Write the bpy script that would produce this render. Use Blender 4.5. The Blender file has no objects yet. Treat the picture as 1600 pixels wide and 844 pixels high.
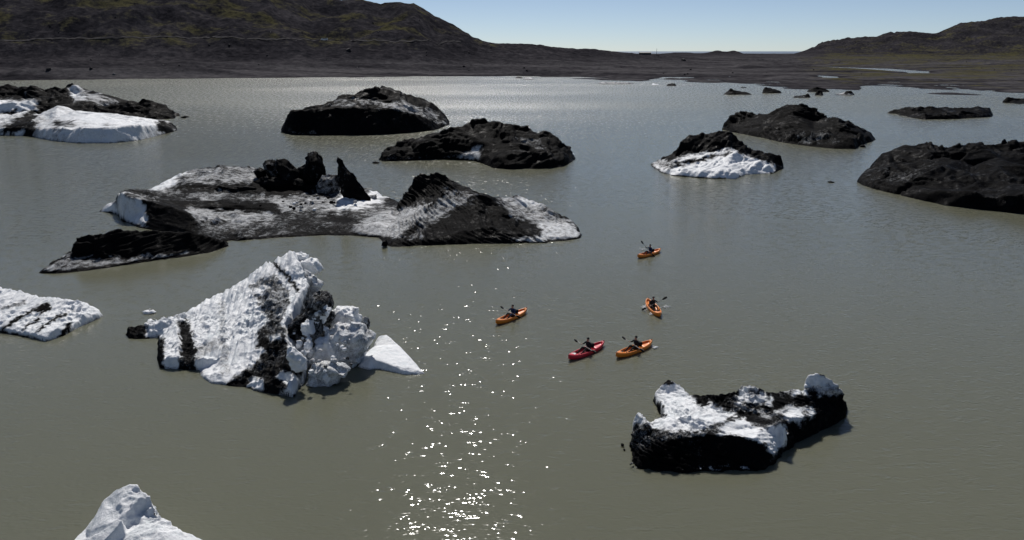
import bpy, bmesh, math, random
import numpy as np
from mathutils import Vector, Matrix
from mathutils.geometry import delaunay_2d_cdt

# ------------------------------------------------------------------ camera, world, sun, exposure
CAM_H = 18.0                      # metres above the lake
FPX = 1186.0                      # focal length in units of a 1600 px wide frame
HORIZON = 80.0
PITCH = math.atan((422.0 - HORIZON) / FPX)
SUN_AZ = math.radians(-6.0)       # from +Y, towards +X
SUN_EL = math.radians(46.0)

scene = bpy.context.scene
col = scene.collection
cam_data = bpy.data.cameras.new("camera")
cam = bpy.data.objects.new("camera", cam_data)
col.objects.link(cam)
cam.location = (0, 0, CAM_H)
cam.rotation_euler = (math.pi / 2 - PITCH, 0, 0)
cam_data.sensor_fit = 'HORIZONTAL'
cam_data.sensor_width = 36.0
cam_data.lens = 36.0 * FPX / 1600.0
cam_data.clip_start = 0.5
cam_data.clip_end = 120000.0
scene.camera = cam

world = bpy.data.worlds.new("World")
scene.world = world
world.use_nodes = True
wn = world.node_tree.nodes
wl = world.node_tree.links
bg = wn["Background"]
sky = wn.new("ShaderNodeTexSky")
sky.sky_type = 'NISHITA'
sky.sun_disc = False
sky.sun_elevation = SUN_EL
sky.sun_rotation = SUN_AZ
sky.altitude = 0.0
sky.air_density = 0.52
sky.dust_density = 0.12
sky.ozone_density = 3.0
hs = wn.new("ShaderNodeHueSaturation")        # thin summer haze takes some colour out of the whole sky
hs.inputs["Saturation"].default_value = 0.88
wl.new(sky.outputs[0], hs.inputs["Color"])
wl.new(hs.outputs[0], bg.inputs[0])
bg.inputs[1].default_value = 0.068

sun_data = bpy.data.lights.new("sun", 'SUN')
sun_data.energy = 4.2
sun_data.angle = math.radians(0.53)
sun_data.color = (1.0, 0.955, 0.90)
sun = bpy.data.objects.new("sun", sun_data)
col.objects.link(sun)
sun_dir = Vector((math.sin(SUN_AZ) * math.cos(SUN_EL), math.cos(SUN_AZ) * math.cos(SUN_EL), math.sin(SUN_EL)))
sun.rotation_euler = sun_dir.to_track_quat('Z', 'Y').to_euler()
sun.location = (0, 100, 100)

vs = scene.view_settings
vs.view_transform = 'Standard'
vs.look = 'None'
vs.exposure = 0.05
vs.gamma = 1.0
vs.use_curve_mapping = False
scene.render.engine = 'CYCLES'
scene.cycles.use_denoising = True
scene.cycles.denoising_input_passes = 'RGB_ALBEDO_NORMAL'
scene.cycles.use_adaptive_sampling = True
scene.cycles.adaptive_threshold = 0.01
scene.cycles.max_bounces = 6
scene.cycles.diffuse_bounces = 3
scene.cycles.glossy_bounces = 3
scene.cycles.caustics_reflective = False
scene.cycles.caustics_refractive = False
scene.cycles.sample_clamp_direct = 40.0
scene.cycles.sample_clamp_indirect = 4.0

# ------------------------------------------------------------------ surveying: photograph rows/columns -> metres
CP, SP = math.cos(PITCH), math.sin(PITCH)
def row_y(by):
    """forward distance of the water row 'by'"""
    yc = -(by - 422.0) / FPX
    return CAM_H * (yc * SP + CP) / -(yc * CP - SP)
def P3(px, py, by):
    """a point standing over water row 'by', seen at (px, py)"""
    gy = row_y(by)
    yc = -(py - 422.0) / FPX
    z = CAM_H + gy * (yc * CP - SP) / (yc * SP + CP)
    w = gy * CP - (z - CAM_H) * SP
    return ((px - 800.0) / FPX * w, gy, z)
def G(px, by):
    return P3(px, by, by)
def ray(px, py):
    xc = (px - 800.0) / FPX
    yc = -(py - 422.0) / FPX
    return (xc, yc * SP + CP, yc * CP - SP)

# ------------------------------------------------------------------ numpy noise
_prm = np.random.RandomState(7).permutation(256)
_perm = np.concatenate([_prm, _prm, _prm]).astype(np.int64)
_rnd = np.random.RandomState(11).rand(256)
_g3 = np.random.RandomState(5).randn(256, 3)
_g3 /= np.linalg.norm(_g3, axis=1)[:, None]
_g2 = np.stack([np.cos(np.arange(256) * 2.39996), np.sin(np.arange(256) * 2.39996)], 1)
def _fade(t):
    return t * t * t * (t * (t * 6 - 15) + 10)
def noise2(x, y, seed=0):
    x = np.asarray(x, float) + seed * 17.31; y = np.asarray(y, float) + seed * 9.17
    xi = np.floor(x).astype(np.int64); yi = np.floor(y).astype(np.int64)
    xf = x - xi; yf = y - yi
    xi &= 255; yi &= 255
    u = _fade(xf); v = _fade(yf)
    r = 0
    for i in (0, 1):
        for j in (0, 1):
            h = _perm[_perm[xi + i] + yi + j]
            g = _g2[h]
            d = g[..., 0] * (xf - i) + g[..., 1] * (yf - j)
            r = r + d * (u if i else 1 - u) * (v if j else 1 - v)
    return r * 1.5
def noise3(x, y, z, seed=0):
    x = x + seed * 17.31; y = y + seed * 9.17; z = z + seed * 5.71
    xi = np.floor(x).astype(np.int64); yi = np.floor(y).astype(np.int64); zi = np.floor(z).astype(np.int64)
    xf = x - xi; yf = y - yi; zf = z - zi
    xi &= 255; yi &= 255; zi &= 255
    u = _fade(xf); v = _fade(yf); w = _fade(zf)
    r = 0
    for i in (0, 1):
        for j in (0, 1):
            a = _perm[_perm[xi + i] + yi + j]
            for k in (0, 1):
                g = _g3[_perm[a + zi + k]]
                d = g[..., 0] * (xf - i) + g[..., 1] * (yf - j) + g[..., 2] * (zf - k)
                r = r + d * (u if i else 1 - u) * (v if j else 1 - v) * (w if k else 1 - w)
    return r * 1.5
def fbm2(x, y, o=5, seed=0, gain=0.5):
    r = 0; a = 1.0
    for k in range(o):
        r = r + a * noise2(x * 2 ** k, y * 2 ** k, seed + k); a *= gain
    return r
def fbm3(x, y, z, o=4, seed=0, gain=0.5):
    r = 0; a = 1.0
    for k in range(o):
        r = r + a * noise3(x * 2 ** k, y * 2 ** k, z * 2 ** k, seed + k); a *= gain
    return r
def ridged3(x, y, z, o=4, seed=0, gain=0.5):
    r = 0; a = 1.0
    for k in range(o):
        r = r + a * (0.5 - np.abs(noise3(x * 2 ** k, y * 2 ** k, z * 2 ** k, seed + k)) * 1.6); a *= gain
    return r
def facet3(x, y, z, seed=0):
    """broken-block relief: each cell tilts its own plane"""
    xi = np.floor(x); yi = np.floor(y); zi = np.floor(z)
    best = np.full(x.shape, 1e9); out = np.zeros(x.shape)
    for i in (-1, 0, 1):
        for j in (-1, 0, 1):
            for k in (-1, 0, 1):
                cx = xi + i; cy = yi + j; cz = zi + k
                h = _perm[_perm[_perm[(cx.astype(np.int64) + seed * 13) & 255] + (cy.astype(np.int64) & 255)] + (cz.astype(np.int64) & 255)]
                dx = x - cx - _rnd[h]; dy = y - cy - _rnd[(h + 85) & 255]; dz = z - cz - _rnd[(h + 170) & 255]
                d = dx * dx + dy * dy + dz * dz
                m = d < best
                g = _g3[(h * 7 + 3) & 255]
                out = np.where(m, (g[..., 0] * dx + g[..., 1] * dy + g[..., 2] * dz) + (_rnd[(h + 33) & 255] - 0.5) * 0.6, out)
                best = np.where(m, d, best)
    return out
def cups3(x, y, z, seed=0):
    """melt scallops: distance to the nearest cell centre"""
    xi = np.floor(x); yi = np.floor(y); zi = np.floor(z)
    best = np.full(x.shape, 9.0)
    for i in (-1, 0, 1):
        for j in (-1, 0, 1):
            for k in (-1, 0, 1):
                cx = xi + i; cy = yi + j; cz = zi + k
                h = _perm[_perm[_perm[(cx.astype(np.int64) + seed * 13) & 255] + (cy.astype(np.int64) & 255)] + (cz.astype(np.int64) & 255)]
                dx = x - cx - _rnd[h]; dy = y - cy - _rnd[(h + 85) & 255]; dz = z - cz - _rnd[(h + 170) & 255]
                best = np.minimum(best, dx * dx + dy * dy + dz * dz)
    return best
def sstep(a, b, x):
    t = np.clip((x - a) / (b - a), 0, 1)
    return t * t * (3 - 2 * t)
def inside(poly, x, y):
    r = np.zeros(x.shape, bool)
    n = len(poly)
    for i in range(n):
        x0, y0 = poly[i]; x1, y1 = poly[(i + 1) % n]
        if y0 == y1: continue
        c = ((y0 > y) != (y1 > y)) & (x < (x1 - x0) * (y - y0) / (y1 - y0) + x0)
        r ^= c
    return r
def polydist(poly, x, y):
    d = np.full(x.shape, 1e9)
    n = len(poly)
    for i in range(n):
        x0, y0 = poly[i]; x1, y1 = poly[(i + 1) % n]
        ex, ey = x1 - x0, y1 - y0
        L = ex * ex + ey * ey + 1e-12
        t = np.clip(((x - x0) * ex + (y - y0) * ey) / L, 0, 1)
        d = np.minimum(d, np.hypot(x - x0 - t * ex, y - y0 - t * ey))
    return d
def sdist(poly, x, y):
    """positive inside"""
    d = polydist(poly, x, y)
    return np.where(inside(poly, x, y), d, -d)

# ------------------------------------------------------------------ object helpers
def mesh_from(name, V, F, mats, attr=None, smooth=True, parent=None, face_mat=None):
    me = bpy.data.meshes.new(name)
    V = np.asarray(V, np.float32)
    if isinstance(F, np.ndarray):
        n = F.shape[1]
        me.vertices.add(len(V)); me.vertices.foreach_set("co", V.ravel())
        me.loops.add(F.size); me.loops.foreach_set("vertex_index", F.ravel().astype(np.int32))
        me.polygons.add(len(F))
        me.polygons.foreach_set("loop_start", np.arange(0, F.size, n, dtype=np.int32))
        me.polygons.foreach_set("loop_total", np.full(len(F), n, np.int32))
        me.update(calc_edges=True)
    else:
        me.from_pydata([tuple(v) for v in V], [], F)
        me.update()
    for m in (mats if isinstance(mats, (list, tuple)) else [mats]):
        me.materials.append(m)
    if attr:
        for k, a in attr.items():
            at = me.attributes.new(k, 'FLOAT', 'POINT')
            at.data.foreach_set("value", np.asarray(a, np.float32))
    me.polygons.foreach_set("use_smooth", np.full(len(me.polygons), smooth))
    if face_mat is not None:
        me.polygons.foreach_set("material_index", np.asarray(face_mat, np.int32))
    me.update()
    o = bpy.data.objects.new(name, me)
    col.objects.link(o)
    if parent: o.parent = parent
    return o
def tag(o, label=None, cat=None, group=None, kind=None):
    if label: o["label"] = label
    if cat: o["category"] = cat
    if group: o["group"] = group
    if kind: o["kind"] = kind
    return o
def empty(name, loc, rz=0.0):
    o = bpy.data.objects.new(name, None)
    col.objects.link(o)
    o.location = loc; o.rotation_euler = (0, 0, rz)
    o.empty_display_size = 0.3
    return o

# ------------------------------------------------------------------ materials
def new_mat(name):
    m = bpy.data.materials.new(name)
    m.use_nodes = True
    nt = m.node_tree
    return m, nt, nt.nodes["Principled BSDF"]
def N(nt, typ, **kw):
    n = nt.nodes.new(typ)
    for k, v in kw.items():
        if k.startswith("i_"):
            n.inputs[k[2:].replace("_", " ")].default_value = v
        else:
            setattr(n, k, v)
    return n
def ramp(nt, stops, interp='LINEAR'):
    n = nt.nodes.new("ShaderNodeValToRGB")
    cr = n.color_ramp
    cr.interpolation = interp
    while len(cr.elements) < len(stops): cr.elements.new(0.5)
    for e, (p, c) in zip(cr.elements, stops):
        e.position = p
        e.color = c if len(c) == 4 else (*c, 1)
    return n
def math_node(nt, op, a, b=None, clamp=False):
    n = nt.nodes.new("ShaderNodeMath"); n.operation = op; n.use_clamp = clamp
    for i, v in enumerate((a, b)):
        if v is None: continue
        if isinstance(v, (int, float)): n.inputs[i].default_value = v
        else: nt.links.new(v, n.inputs[i])
    return n.outputs[0]
def mixc(nt, fac, a, b):
    n = nt.nodes.new("ShaderNodeMix"); n.data_type = 'RGBA'
    for s, v in ((n.inputs[0], fac), (n.inputs[6], a), (n.inputs[7], b)):
        if isinstance(v, (tuple, float, int)):
            s.default_value = v if not isinstance(v, tuple) else (*v, 1)
        else: nt.links.new(v, s)
    return n.outputs[2]

def make_ice_material(name, scale, speck=1.7):
    """glacier ice carrying volcanic ash; 'dirt' 0 = clean ice, 1 = solid ash. scale = grain size factor"""
    m, nt, b = new_mat(name)
    L = nt.links
    geo = N(nt, "ShaderNodeNewGeometry")
    at = N(nt, "ShaderNodeAttribute", attribute_name="dirt")
    def nz(s, d=5, r=0.6):
        n = N(nt, "ShaderNodeTexNoise", i_Scale=s / scale, i_Detail=d, i_Roughness=r)
        L.new(geo.outputs["Position"], n.inputs["Vector"]); return n.outputs["Fac"]
    fine = nz(9.0, 6, 0.75)
    mid = nz(1.6, 5, 0.6)
    big = nz(0.35, 4, 0.55)
    # speckle threshold: dirt amount against grain
    f = math_node(nt, 'ADD', math_node(nt, 'MULTIPLY', math_node(nt, 'SUBTRACT', fine, 0.5), speck),
                  math_node(nt, 'MULTIPLY', math_node(nt, 'SUBTRACT', mid, 0.5), 1.0))
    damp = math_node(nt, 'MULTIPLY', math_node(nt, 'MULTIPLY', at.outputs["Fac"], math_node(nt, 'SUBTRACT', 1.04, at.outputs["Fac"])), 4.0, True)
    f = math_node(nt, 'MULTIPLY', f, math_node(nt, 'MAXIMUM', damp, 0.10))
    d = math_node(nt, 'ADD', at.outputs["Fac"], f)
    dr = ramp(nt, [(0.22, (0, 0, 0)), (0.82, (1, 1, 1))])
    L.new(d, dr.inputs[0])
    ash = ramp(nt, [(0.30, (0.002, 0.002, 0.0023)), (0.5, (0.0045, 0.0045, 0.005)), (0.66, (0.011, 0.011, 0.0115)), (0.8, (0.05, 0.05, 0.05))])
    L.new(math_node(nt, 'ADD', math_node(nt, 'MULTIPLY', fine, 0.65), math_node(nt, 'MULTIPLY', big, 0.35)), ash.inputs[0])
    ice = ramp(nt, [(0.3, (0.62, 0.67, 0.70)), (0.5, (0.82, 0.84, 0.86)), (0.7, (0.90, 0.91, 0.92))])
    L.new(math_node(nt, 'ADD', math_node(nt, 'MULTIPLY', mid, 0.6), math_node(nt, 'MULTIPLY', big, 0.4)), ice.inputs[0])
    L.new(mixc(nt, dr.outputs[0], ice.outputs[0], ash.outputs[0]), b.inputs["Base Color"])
    rr = ramp(nt, [(0.0, (0.38,) * 3), (1.0, (0.55,) * 3)])
    L.new(dr.outputs[0], rr.inputs[0])
    wet = ramp(nt, [(0.54, (0, 0, 0)), (0.64, (1, 1, 1))])
    L.new(math_node(nt, 'ADD', math_node(nt, 'MULTIPLY', mid, 0.6), math_node(nt, 'MULTIPLY', big, 0.4)), wet.inputs[0])
    wetf = math_node(nt, 'MULTIPLY', wet.outputs[0], dr.outputs[0])
    rw = N(nt, "ShaderNodeMix"); L.new(wetf, rw.inputs[0]); L.new(rr.outputs[0], rw.inputs[2]); rw.inputs[3].default_value = 0.33
    L.new(rw.outputs[0], b.inputs["Roughness"])
    b.inputs["IOR"].default_value = 1.31
    sr = ramp(nt, [(0.0, (0.30,) * 3), (0.9, (0.02,) * 3)])
    L.new(dr.outputs[0], sr.inputs[0])
    sw = N(nt, "ShaderNodeMix"); L.new(wetf, sw.inputs[0]); L.new(sr.outputs[0], sw.inputs[2]); sw.inputs[3].default_value = 0.10
    L.new(sw.outputs[0], b.inputs["Specular IOR Level"])
    bump = N(nt, "ShaderNodeBump", i_Strength=0.9, i_Distance=0.16 * scale)
    h = math_node(nt, 'ADD', math_node(nt, 'MULTIPLY', fine, 0.6), math_node(nt, 'MULTIPLY', mid, 0.9))
    L.new(h, bump.inputs["Height"])
    L.new(bump.outputs[0], b.inputs["Normal"])
    return m
ICE_NEAR = make_ice_material("ash_covered_ice_near", 0.55)
ICE_MID = make_ice_material("ash_covered_ice_mid", 0.8, 1.0)
ICE_FAR = make_ice_material("ash_covered_ice_far", 1.8, 1.1)

def plain(name, colr, rough=0.5, spec=0.5, noise=0.0, nscale=20.0, coat=0.0):
    m, nt, b = new_mat(name)
    b.inputs["Roughness"].default_value = rough
    b.inputs["Specular IOR Level"].default_value = spec
    b.inputs["Coat Weight"].default_value = coat
    if noise > 0:
        tc = N(nt, "ShaderNodeTexCoord")
        n = N(nt, "ShaderNodeTexNoise", i_Scale=nscale, i_Detail=4)
        nt.links.new(tc.outputs["Object"], n.inputs["Vector"])
        r = ramp(nt, [(0.3, tuple(c * (1 - noise) for c in colr)), (0.7, tuple(min(1, c * (1 + noise)) for c in colr))])
        nt.links.new(n.outputs["Fac"], r.inputs[0])
        nt.links.new(r.outputs[0], b.inputs["Base Color"])
    else:
        b.inputs["Base Color"].default_value = (*colr, 1)
    return m
# ------------------------------------------------------------------ lake
def water_material():
    m, nt, b = new_mat("silty_lake_water")
    L = nt.links
    geo = N(nt, "ShaderNodeNewGeometry")
    pos = geo.outputs["Position"]
    sep = N(nt, "ShaderNodeSeparateXYZ"); L.new(pos, sep.inputs[0])
    cl = N(nt, "ShaderNodeTexNoise", i_Scale=0.02, i_Detail=3)
    L.new(pos, cl.inputs["Vector"])
    cr = ramp(nt, [(0.3, (0.124, 0.127, 0.091)), (0.7, (0.139, 0.141, 0.103))])
    L.new(cl.outputs["Fac"], cr.inputs[0])
    L.new(cr.outputs[0], b.inputs["Base Color"])
    b.inputs["IOR"].default_value = 1.333
    b.inputs["Subsurface Weight"].default_value = 1.0
    b.inputs["Subsurface Radius"].default_value = (1.0, 1.0, 0.9)
    b.inputs["Subsurface Scale"].default_value = 0.9
    # wind: the open lake beyond the bergs is ruffled more than the near, sheltered water
    wind = N(nt, "ShaderNodeMapRange", i_From_Min=60.0, i_From_Max=260.0); wind.clamp = True
    L.new(sep.outputs[1], wind.inputs["Value"])
    gust = N(nt, "ShaderNodeTexNoise", i_Scale=0.018, i_Detail=3)
    mp = N(nt, "ShaderNodeMapping"); mp.inputs["Scale"].default_value = (0.35, 1.0, 1.0)
    L.new(pos, mp.inputs[0]); L.new(mp.outputs[0], gust.inputs["Vector"])
    gm = ramp(nt, [(0.35, (0.55,) * 3), (0.65, (1.2,) * 3)])
    L.new(gust.outputs["Fac"], gm.inputs[0])
    amt = math_node(nt, 'MULTIPLY', math_node(nt, 'ADD', math_node(nt, 'MULTIPLY', wind.outputs[0], 2.0), 1.0), gm.outputs[0])
    rgh = math_node(nt, 'ADD', math_node(nt, 'MULTIPLY', wind.outputs[0], 0.17), 0.07)
    # cat's-paws: streaks of livelier ripples running down the wind
    mp3 = N(nt, "ShaderNodeMapping"); mp3.inputs["Scale"].default_value = (1.7, 0.30, 1.0)
    L.new(pos, mp3.inputs[0])
    paw = N(nt, "ShaderNodeTexNoise", i_Scale=1.0, i_Detail=3, i_Roughness=0.75)
    L.new(mp3.outputs[0], paw.inputs["Vector"])
    pr = ramp(nt, [(0.50, (0.0,) * 3), (0.66, (1.0,) * 3)]); L.new(paw.outputs["Fac"], pr.inputs[0])
    rgh = math_node(nt, 'ADD', rgh, math_node(nt, 'MULTIPLY', math_node(nt, 'MULTIPLY', pr.outputs[0], wind.outputs[0]), 0.21))
    L.new(rgh, b.inputs["Roughness"])
    mp2 = N(nt, "ShaderNodeMapping"); mp2.inputs["Scale"].default_value = (0.46, 1.0, 1.0)
    mp2.inputs["Rotation"].default_value = (0, 0, math.radians(-14))
    L.new(pos, mp2.inputs[0])
    def nz(s, d):
        n = N(nt, "ShaderNodeTexNoise", i_Scale=s, i_Detail=d, i_Roughness=0.5)
        L.new(mp2.outputs[0], n.inputs["Vector"]); return math_node(nt, 'SUBTRACT', n.outputs["Fac"], 0.5)
    # light airs: small ripples come in scattered patches with nearly flat water between them
    pt = N(nt, "ShaderNodeTexNoise", i_Scale=1.9, i_Detail=2, i_Roughness=0.6)
    L.new(mp2.outputs[0], pt.inputs["Vector"])
    pm = ramp(nt, [(0.44, (0.24,) * 3), (0.68, (1.0,) * 3)]); L.new(pt.outputs["Fac"], pm.inputs[0])
    msk = math_node(nt, 'MAXIMUM', math_node(nt, 'MULTIPLY', pm.outputs[0], 1.5), math_node(nt, 'MULTIPLY', wind.outputs[0], 0.8))
    small_w = math_node(nt, 'ADD', math_node(nt, 'MULTIPLY', nz(4.2, 1), 0.0400), math_node(nt, 'MULTIPLY', nz(9.5, 0), 0.020))
    h = math_node(nt, 'ADD', math_node(nt, 'MULTIPLY', nz(0.8, 1), 0.016), math_node(nt, 'MULTIPLY', small_w, msk))
    bump = N(nt, "ShaderNodeBump", i_Distance=1.0)
    L.new(math_node(nt, 'MULTIPLY', h, amt), bump.inputs["Height"])
    bump.inputs["Strength"].default_value = 1.0
    L.new(bump.outputs[0], b.inputs["Normal"])
    return m
WATER = water_material()
V = [(x, y, z) for z in (0.0, -30.0) for x, y in ((-3500, -300), (3500, -300), (3500, 3500), (-3500, 3500))]
lake = mesh_from("lake_water", V, [(0, 1, 2, 3), (7, 6, 5, 4), (0, 4, 5, 1), (1, 5, 6, 2), (2, 6, 7, 3), (3, 7, 4, 0)], WATER, smooth=False)
tag(lake, "grey green silty meltwater of the lagoon", kind="structure")

SEA = plain("sea_water", (0.05, 0.07, 0.085), 0.3)
sea = mesh_from("sea", [(-60000, 5200, -6), (60000, 5200, -6), (60000, 90000, -6), (-60000, 90000, -6)], [(0, 1, 2, 3)], SEA, smooth=False)
tag(sea, "thin strip of sea on the horizon", kind="structure")

# ------------------------------------------------------------------ terrain
def tab(t):
    a = np.array(t, float)
    return lambda v: np.interp(v, a[:, 0], a[:, 1])
shore_row = tab([(-500, 131), (-200, 129), (0, 126), (200, 123.6), (500, 121), (700, 119), (830, 119.6), (920, 120.6), (950, 123), (1010, 125.5),
                 (1035, 121.5), (1060, 122), (1085, 127), (1130, 128.5), (1170, 131), (1200, 135), (1250, 139), (1300, 140.3), (1343, 140.3),
                 (1352, 133.5), (1400, 134.5), (1430, 138), (1500, 141), (1560, 145), (1600, 147), (1800, 152), (2200, 158)])
sky_left = tab([(-500, -150), (-200, -110), (0, -85), (200, -60), (380, -25), (450, -8), (478, 0), (492, 10), (530, 12), (575, 13), (598, 18), (625, 14), (650, 16),
                (680, 32), (710, 47), (740, 61), (775, 69), (850, 73), (900, 79), (960, 82.5), (1000, 85), (1040, 87), (1100, 92), (2500, 92)])
rc_left = tab([(-500, 1050), (0, 1000), (500, 960), (780, 930), (900, 960), (1000, 1100), (1100, 1200), (2500, 1200)])
sky_right = tab([(-500, 84), (1080, 83.5), (1235, 83), (1255, 80.5), (1275, 75), (1300, 67), (1340, 61), (1400, 57), (1460, 56.5), (1490, 46), (1540, 40), (1600, 35), (1800, 15), (2200, -10)])
prof_l = tab([(-1, 0), (0, 0), (0.06, 0.02), (0.16, 0.055), (0.24, 0.085), (0.30, 0.15), (0.42, 0.31), (0.52, 0.43), (0.68, 0.68), (0.85, 0.90), (1.0, 1.0), (1.25, 0.95), (2.0, 0.6), (4, 0.2), (8, 0)])
prof_r = tab([(-9, 0), (0, 0), (0.12, 0.05), (0.4, 0.36), (0.75, 0.82), (1.0, 1.0), (1.5, 0.98), (3, 0.6), (6, 0)])
WATER_POLYS = [[(1262, 103), (1330, 105.6), (1400, 107.6), (1462, 112), (1464, 115.3), (1412, 116), (1404, 112), (1340, 108.6), (1262, 104.6)],
               [(1192, 98.2), (1240, 98), (1240, 100), (1196, 100.6)],
               [(1127, 118.6), (1154, 119), (1151, 122.4), (1132, 122.2)],
               [(1262, 117.4), (1300, 118.4), (1322, 120.4), (1312, 123.8), (1280, 122.6)],
               [(1040, 120.3), (1100, 120.8), (1096, 122.8), (1046, 122.6)], [(1086, 124), (1142, 125), (1136, 126.6), (1092, 125.8)], [(1180, 126.5), (1230, 128), (1226, 129.6), (1186, 128.2)],
               [(1029, 112.4), (1042, 112.4), (1041, 115), (1030, 115)],
               [(1430, 140), (1560, 143.2), (1600, 146), (1540, 145), (1450, 142.5)]]
WATER_POLYS_G = [[G(x, y)[:2] for x, y in p] for p in WATER_POLYS]
SPITS = [[(893, 122.4), (940, 122.6), (1016, 124.6), (1000, 127), (960, 126), (920, 124.4)],
         [(1440, 146.2), (1480, 145), (1545, 148), (1530, 149.2), (1470, 148)],
         [(1060, 126.5), (1095, 126), (1130, 127.4), (1120, 129.6), (1075, 128.4)]]
SPITS_G = [[G(x, y)[:2] for x, y in p] for p in SPITS]
def terrain_h(x, y, detail=True):
    px = 800 + FPX * x / (y * CP + CAM_H * SP)
    r0 = np.interp(px, *_r0tab)
    t = y - r0
    n1 = fbm2(x / 160, y / 160, 5, 3)
    n2 = fbm2(x / 28, y / 28, 4, 9)
    # plain
    z = np.clip(t, -60, 0) * 0.04 + (0.7 - 0.35 * sstep(950, 1050, px)) * (1 - np.exp(-np.clip(t, 0, None) / 40)) + np.clip(t, 0, 1e5) * 0.0004
    z = z + n2 * 0.55 * sstep(-45, 10, t) + n1 * (0.5 - 0.25 * sstep(950, 1050, px)) * sstep(20, 150, t)
    # left hill
    rc = rc_left(px)
    zc = np.clip(CAM_H + (HORIZON - sky_left(px)) / FPX * rc * 1.06 - 0.5, 0, None)
    tau = (y - r0) / (rc - r0)
    s = prof_l(tau)
    gul = fbm2(x / 120 + 0.5 * n1, y / 260, 4, 21)
    rg = 0.5 - np.abs(noise2(x / 95 + y / 300 + n1 * 0.6, y / 190, 31)) * 1.7
    z = z + zc * s * (1 + 0.06 * n1 * sstep(1.05, 0.7, tau)) + sstep(4, 30, zc * s) * (rg * 6.0 + gul * 5.0 + n2 * 1.4) * sstep(1.15, 0.8, tau)
    z = z + sstep(2, 8, zc * s) * (n2 * 0.6 + 0.5 * fbm2(x / 9, y / 14, 3, 41))
    # right hill
    zr = np.clip(CAM_H + (HORIZON - sky_right(px)) / FPX * 2350 * 1.05 - 3, 0, None) * (px > 1100)
    zr = zr * sstep(1225, 1262, px) + 1.5 * sstep(1075, 1120, px) * 0
    sr = prof_r((y - 1750) / 600.0)
    z = z + zr * sr * (1 + 0.10 * n1) + sstep(3, 30, zr * sr) * (rg * 8 + gul * 8 + n2 * 1.5)
    # small knolls on the horizon and the plain
    for kx, ky, kr, kh in ((1120, 2300, 20, 7.5), (1146, 2250, 22, 9.0), (1168, 800, 15, 4.0), (1510, 950, 34, 6), (1130, 590, 13, 2.6), (1085, 640, 24, 2.6), (1050, 520, 9, 2.0), (1225, 520, 12, 1.6)):
        cx = (kx - 800) / FPX * (ky * CP + CAM_H * SP)
        z = z + kh * np.exp(-((x - cx) / kr) ** 2 - ((y - ky) / (kr * 1.6)) ** 2)
    # low swell of land towards the sea
    z = z + 7.5 * sstep(1000, 1060, px) * sstep(1330, 1130, px) * np.exp(-((y - 2300) / 600.0) ** 2) * (1 + 0.25 * n1)
    # shore banks of gravel, parallel to the water
    w1 = sstep(-0.15, 0.35, noise2(x / 55, y / 300, 51) + 0.15)
    left = sstep(1000, 850, px)
    z = z + left * (3.6 * w1 * np.exp(-((t - 26) / 10) ** 2) + 3.0 * np.exp(-((t - 75) / 14) ** 2) * (0.6 + 0.7 * noise2(x / 90, y / 400, 52)))
    z = z + (1 - left) * 0.55 * sstep(0.1, 0.5, noise2(x / 30, y / 45, 53)) * sstep(10, 60, t)
    for pg in SPITS_G:
        sd = sdist(pg, x, y)
        z = np.maximum(z, -0.5 + 0.9 * sstep(-8, 6, sd + n2 * 5))
    for pg in WATER_POLYS_G:
        sd = sdist(pg, x, y)
        z = np.where(sd > -40, np.minimum(z, 0.25 - 0.05 * sd - 0.0 + np.clip(-sd, 0, 60) * 0.02 + n2 * 0.12), z)
    # far drop to the sea
    z = z - sstep(5000, 6400, y) * 14 - sstep(6400, 8000, y) * 6
    return z
_pxs = np.linspace(-600, 2300, 900)
_r0tab = (_pxs, np.array([row_y(v) for v in shore_row(_pxs)]))
NU, NR = 760, 560
us = np.linspace(-0.92, 0.92, NU)
ys = np.exp(np.linspace(math.log(225.0), math.log(8200.0), NR))
# more rows where the hills stand
UU, YY = np.meshgrid(us, ys)
XX = UU * YY
ZZ = terrain_h(XX, YY)
idx = np.arange(NU * NR).reshape(NR, NU)
F = np.stack([idx[:-1, :-1], idx[:-1, 1:], idx[1:, 1:], idx[1:, :-1]], -1).reshape(-1, 4)
zq = ZZ.ravel()[F].max(1)
F = F[zq > -1.2]
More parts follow.
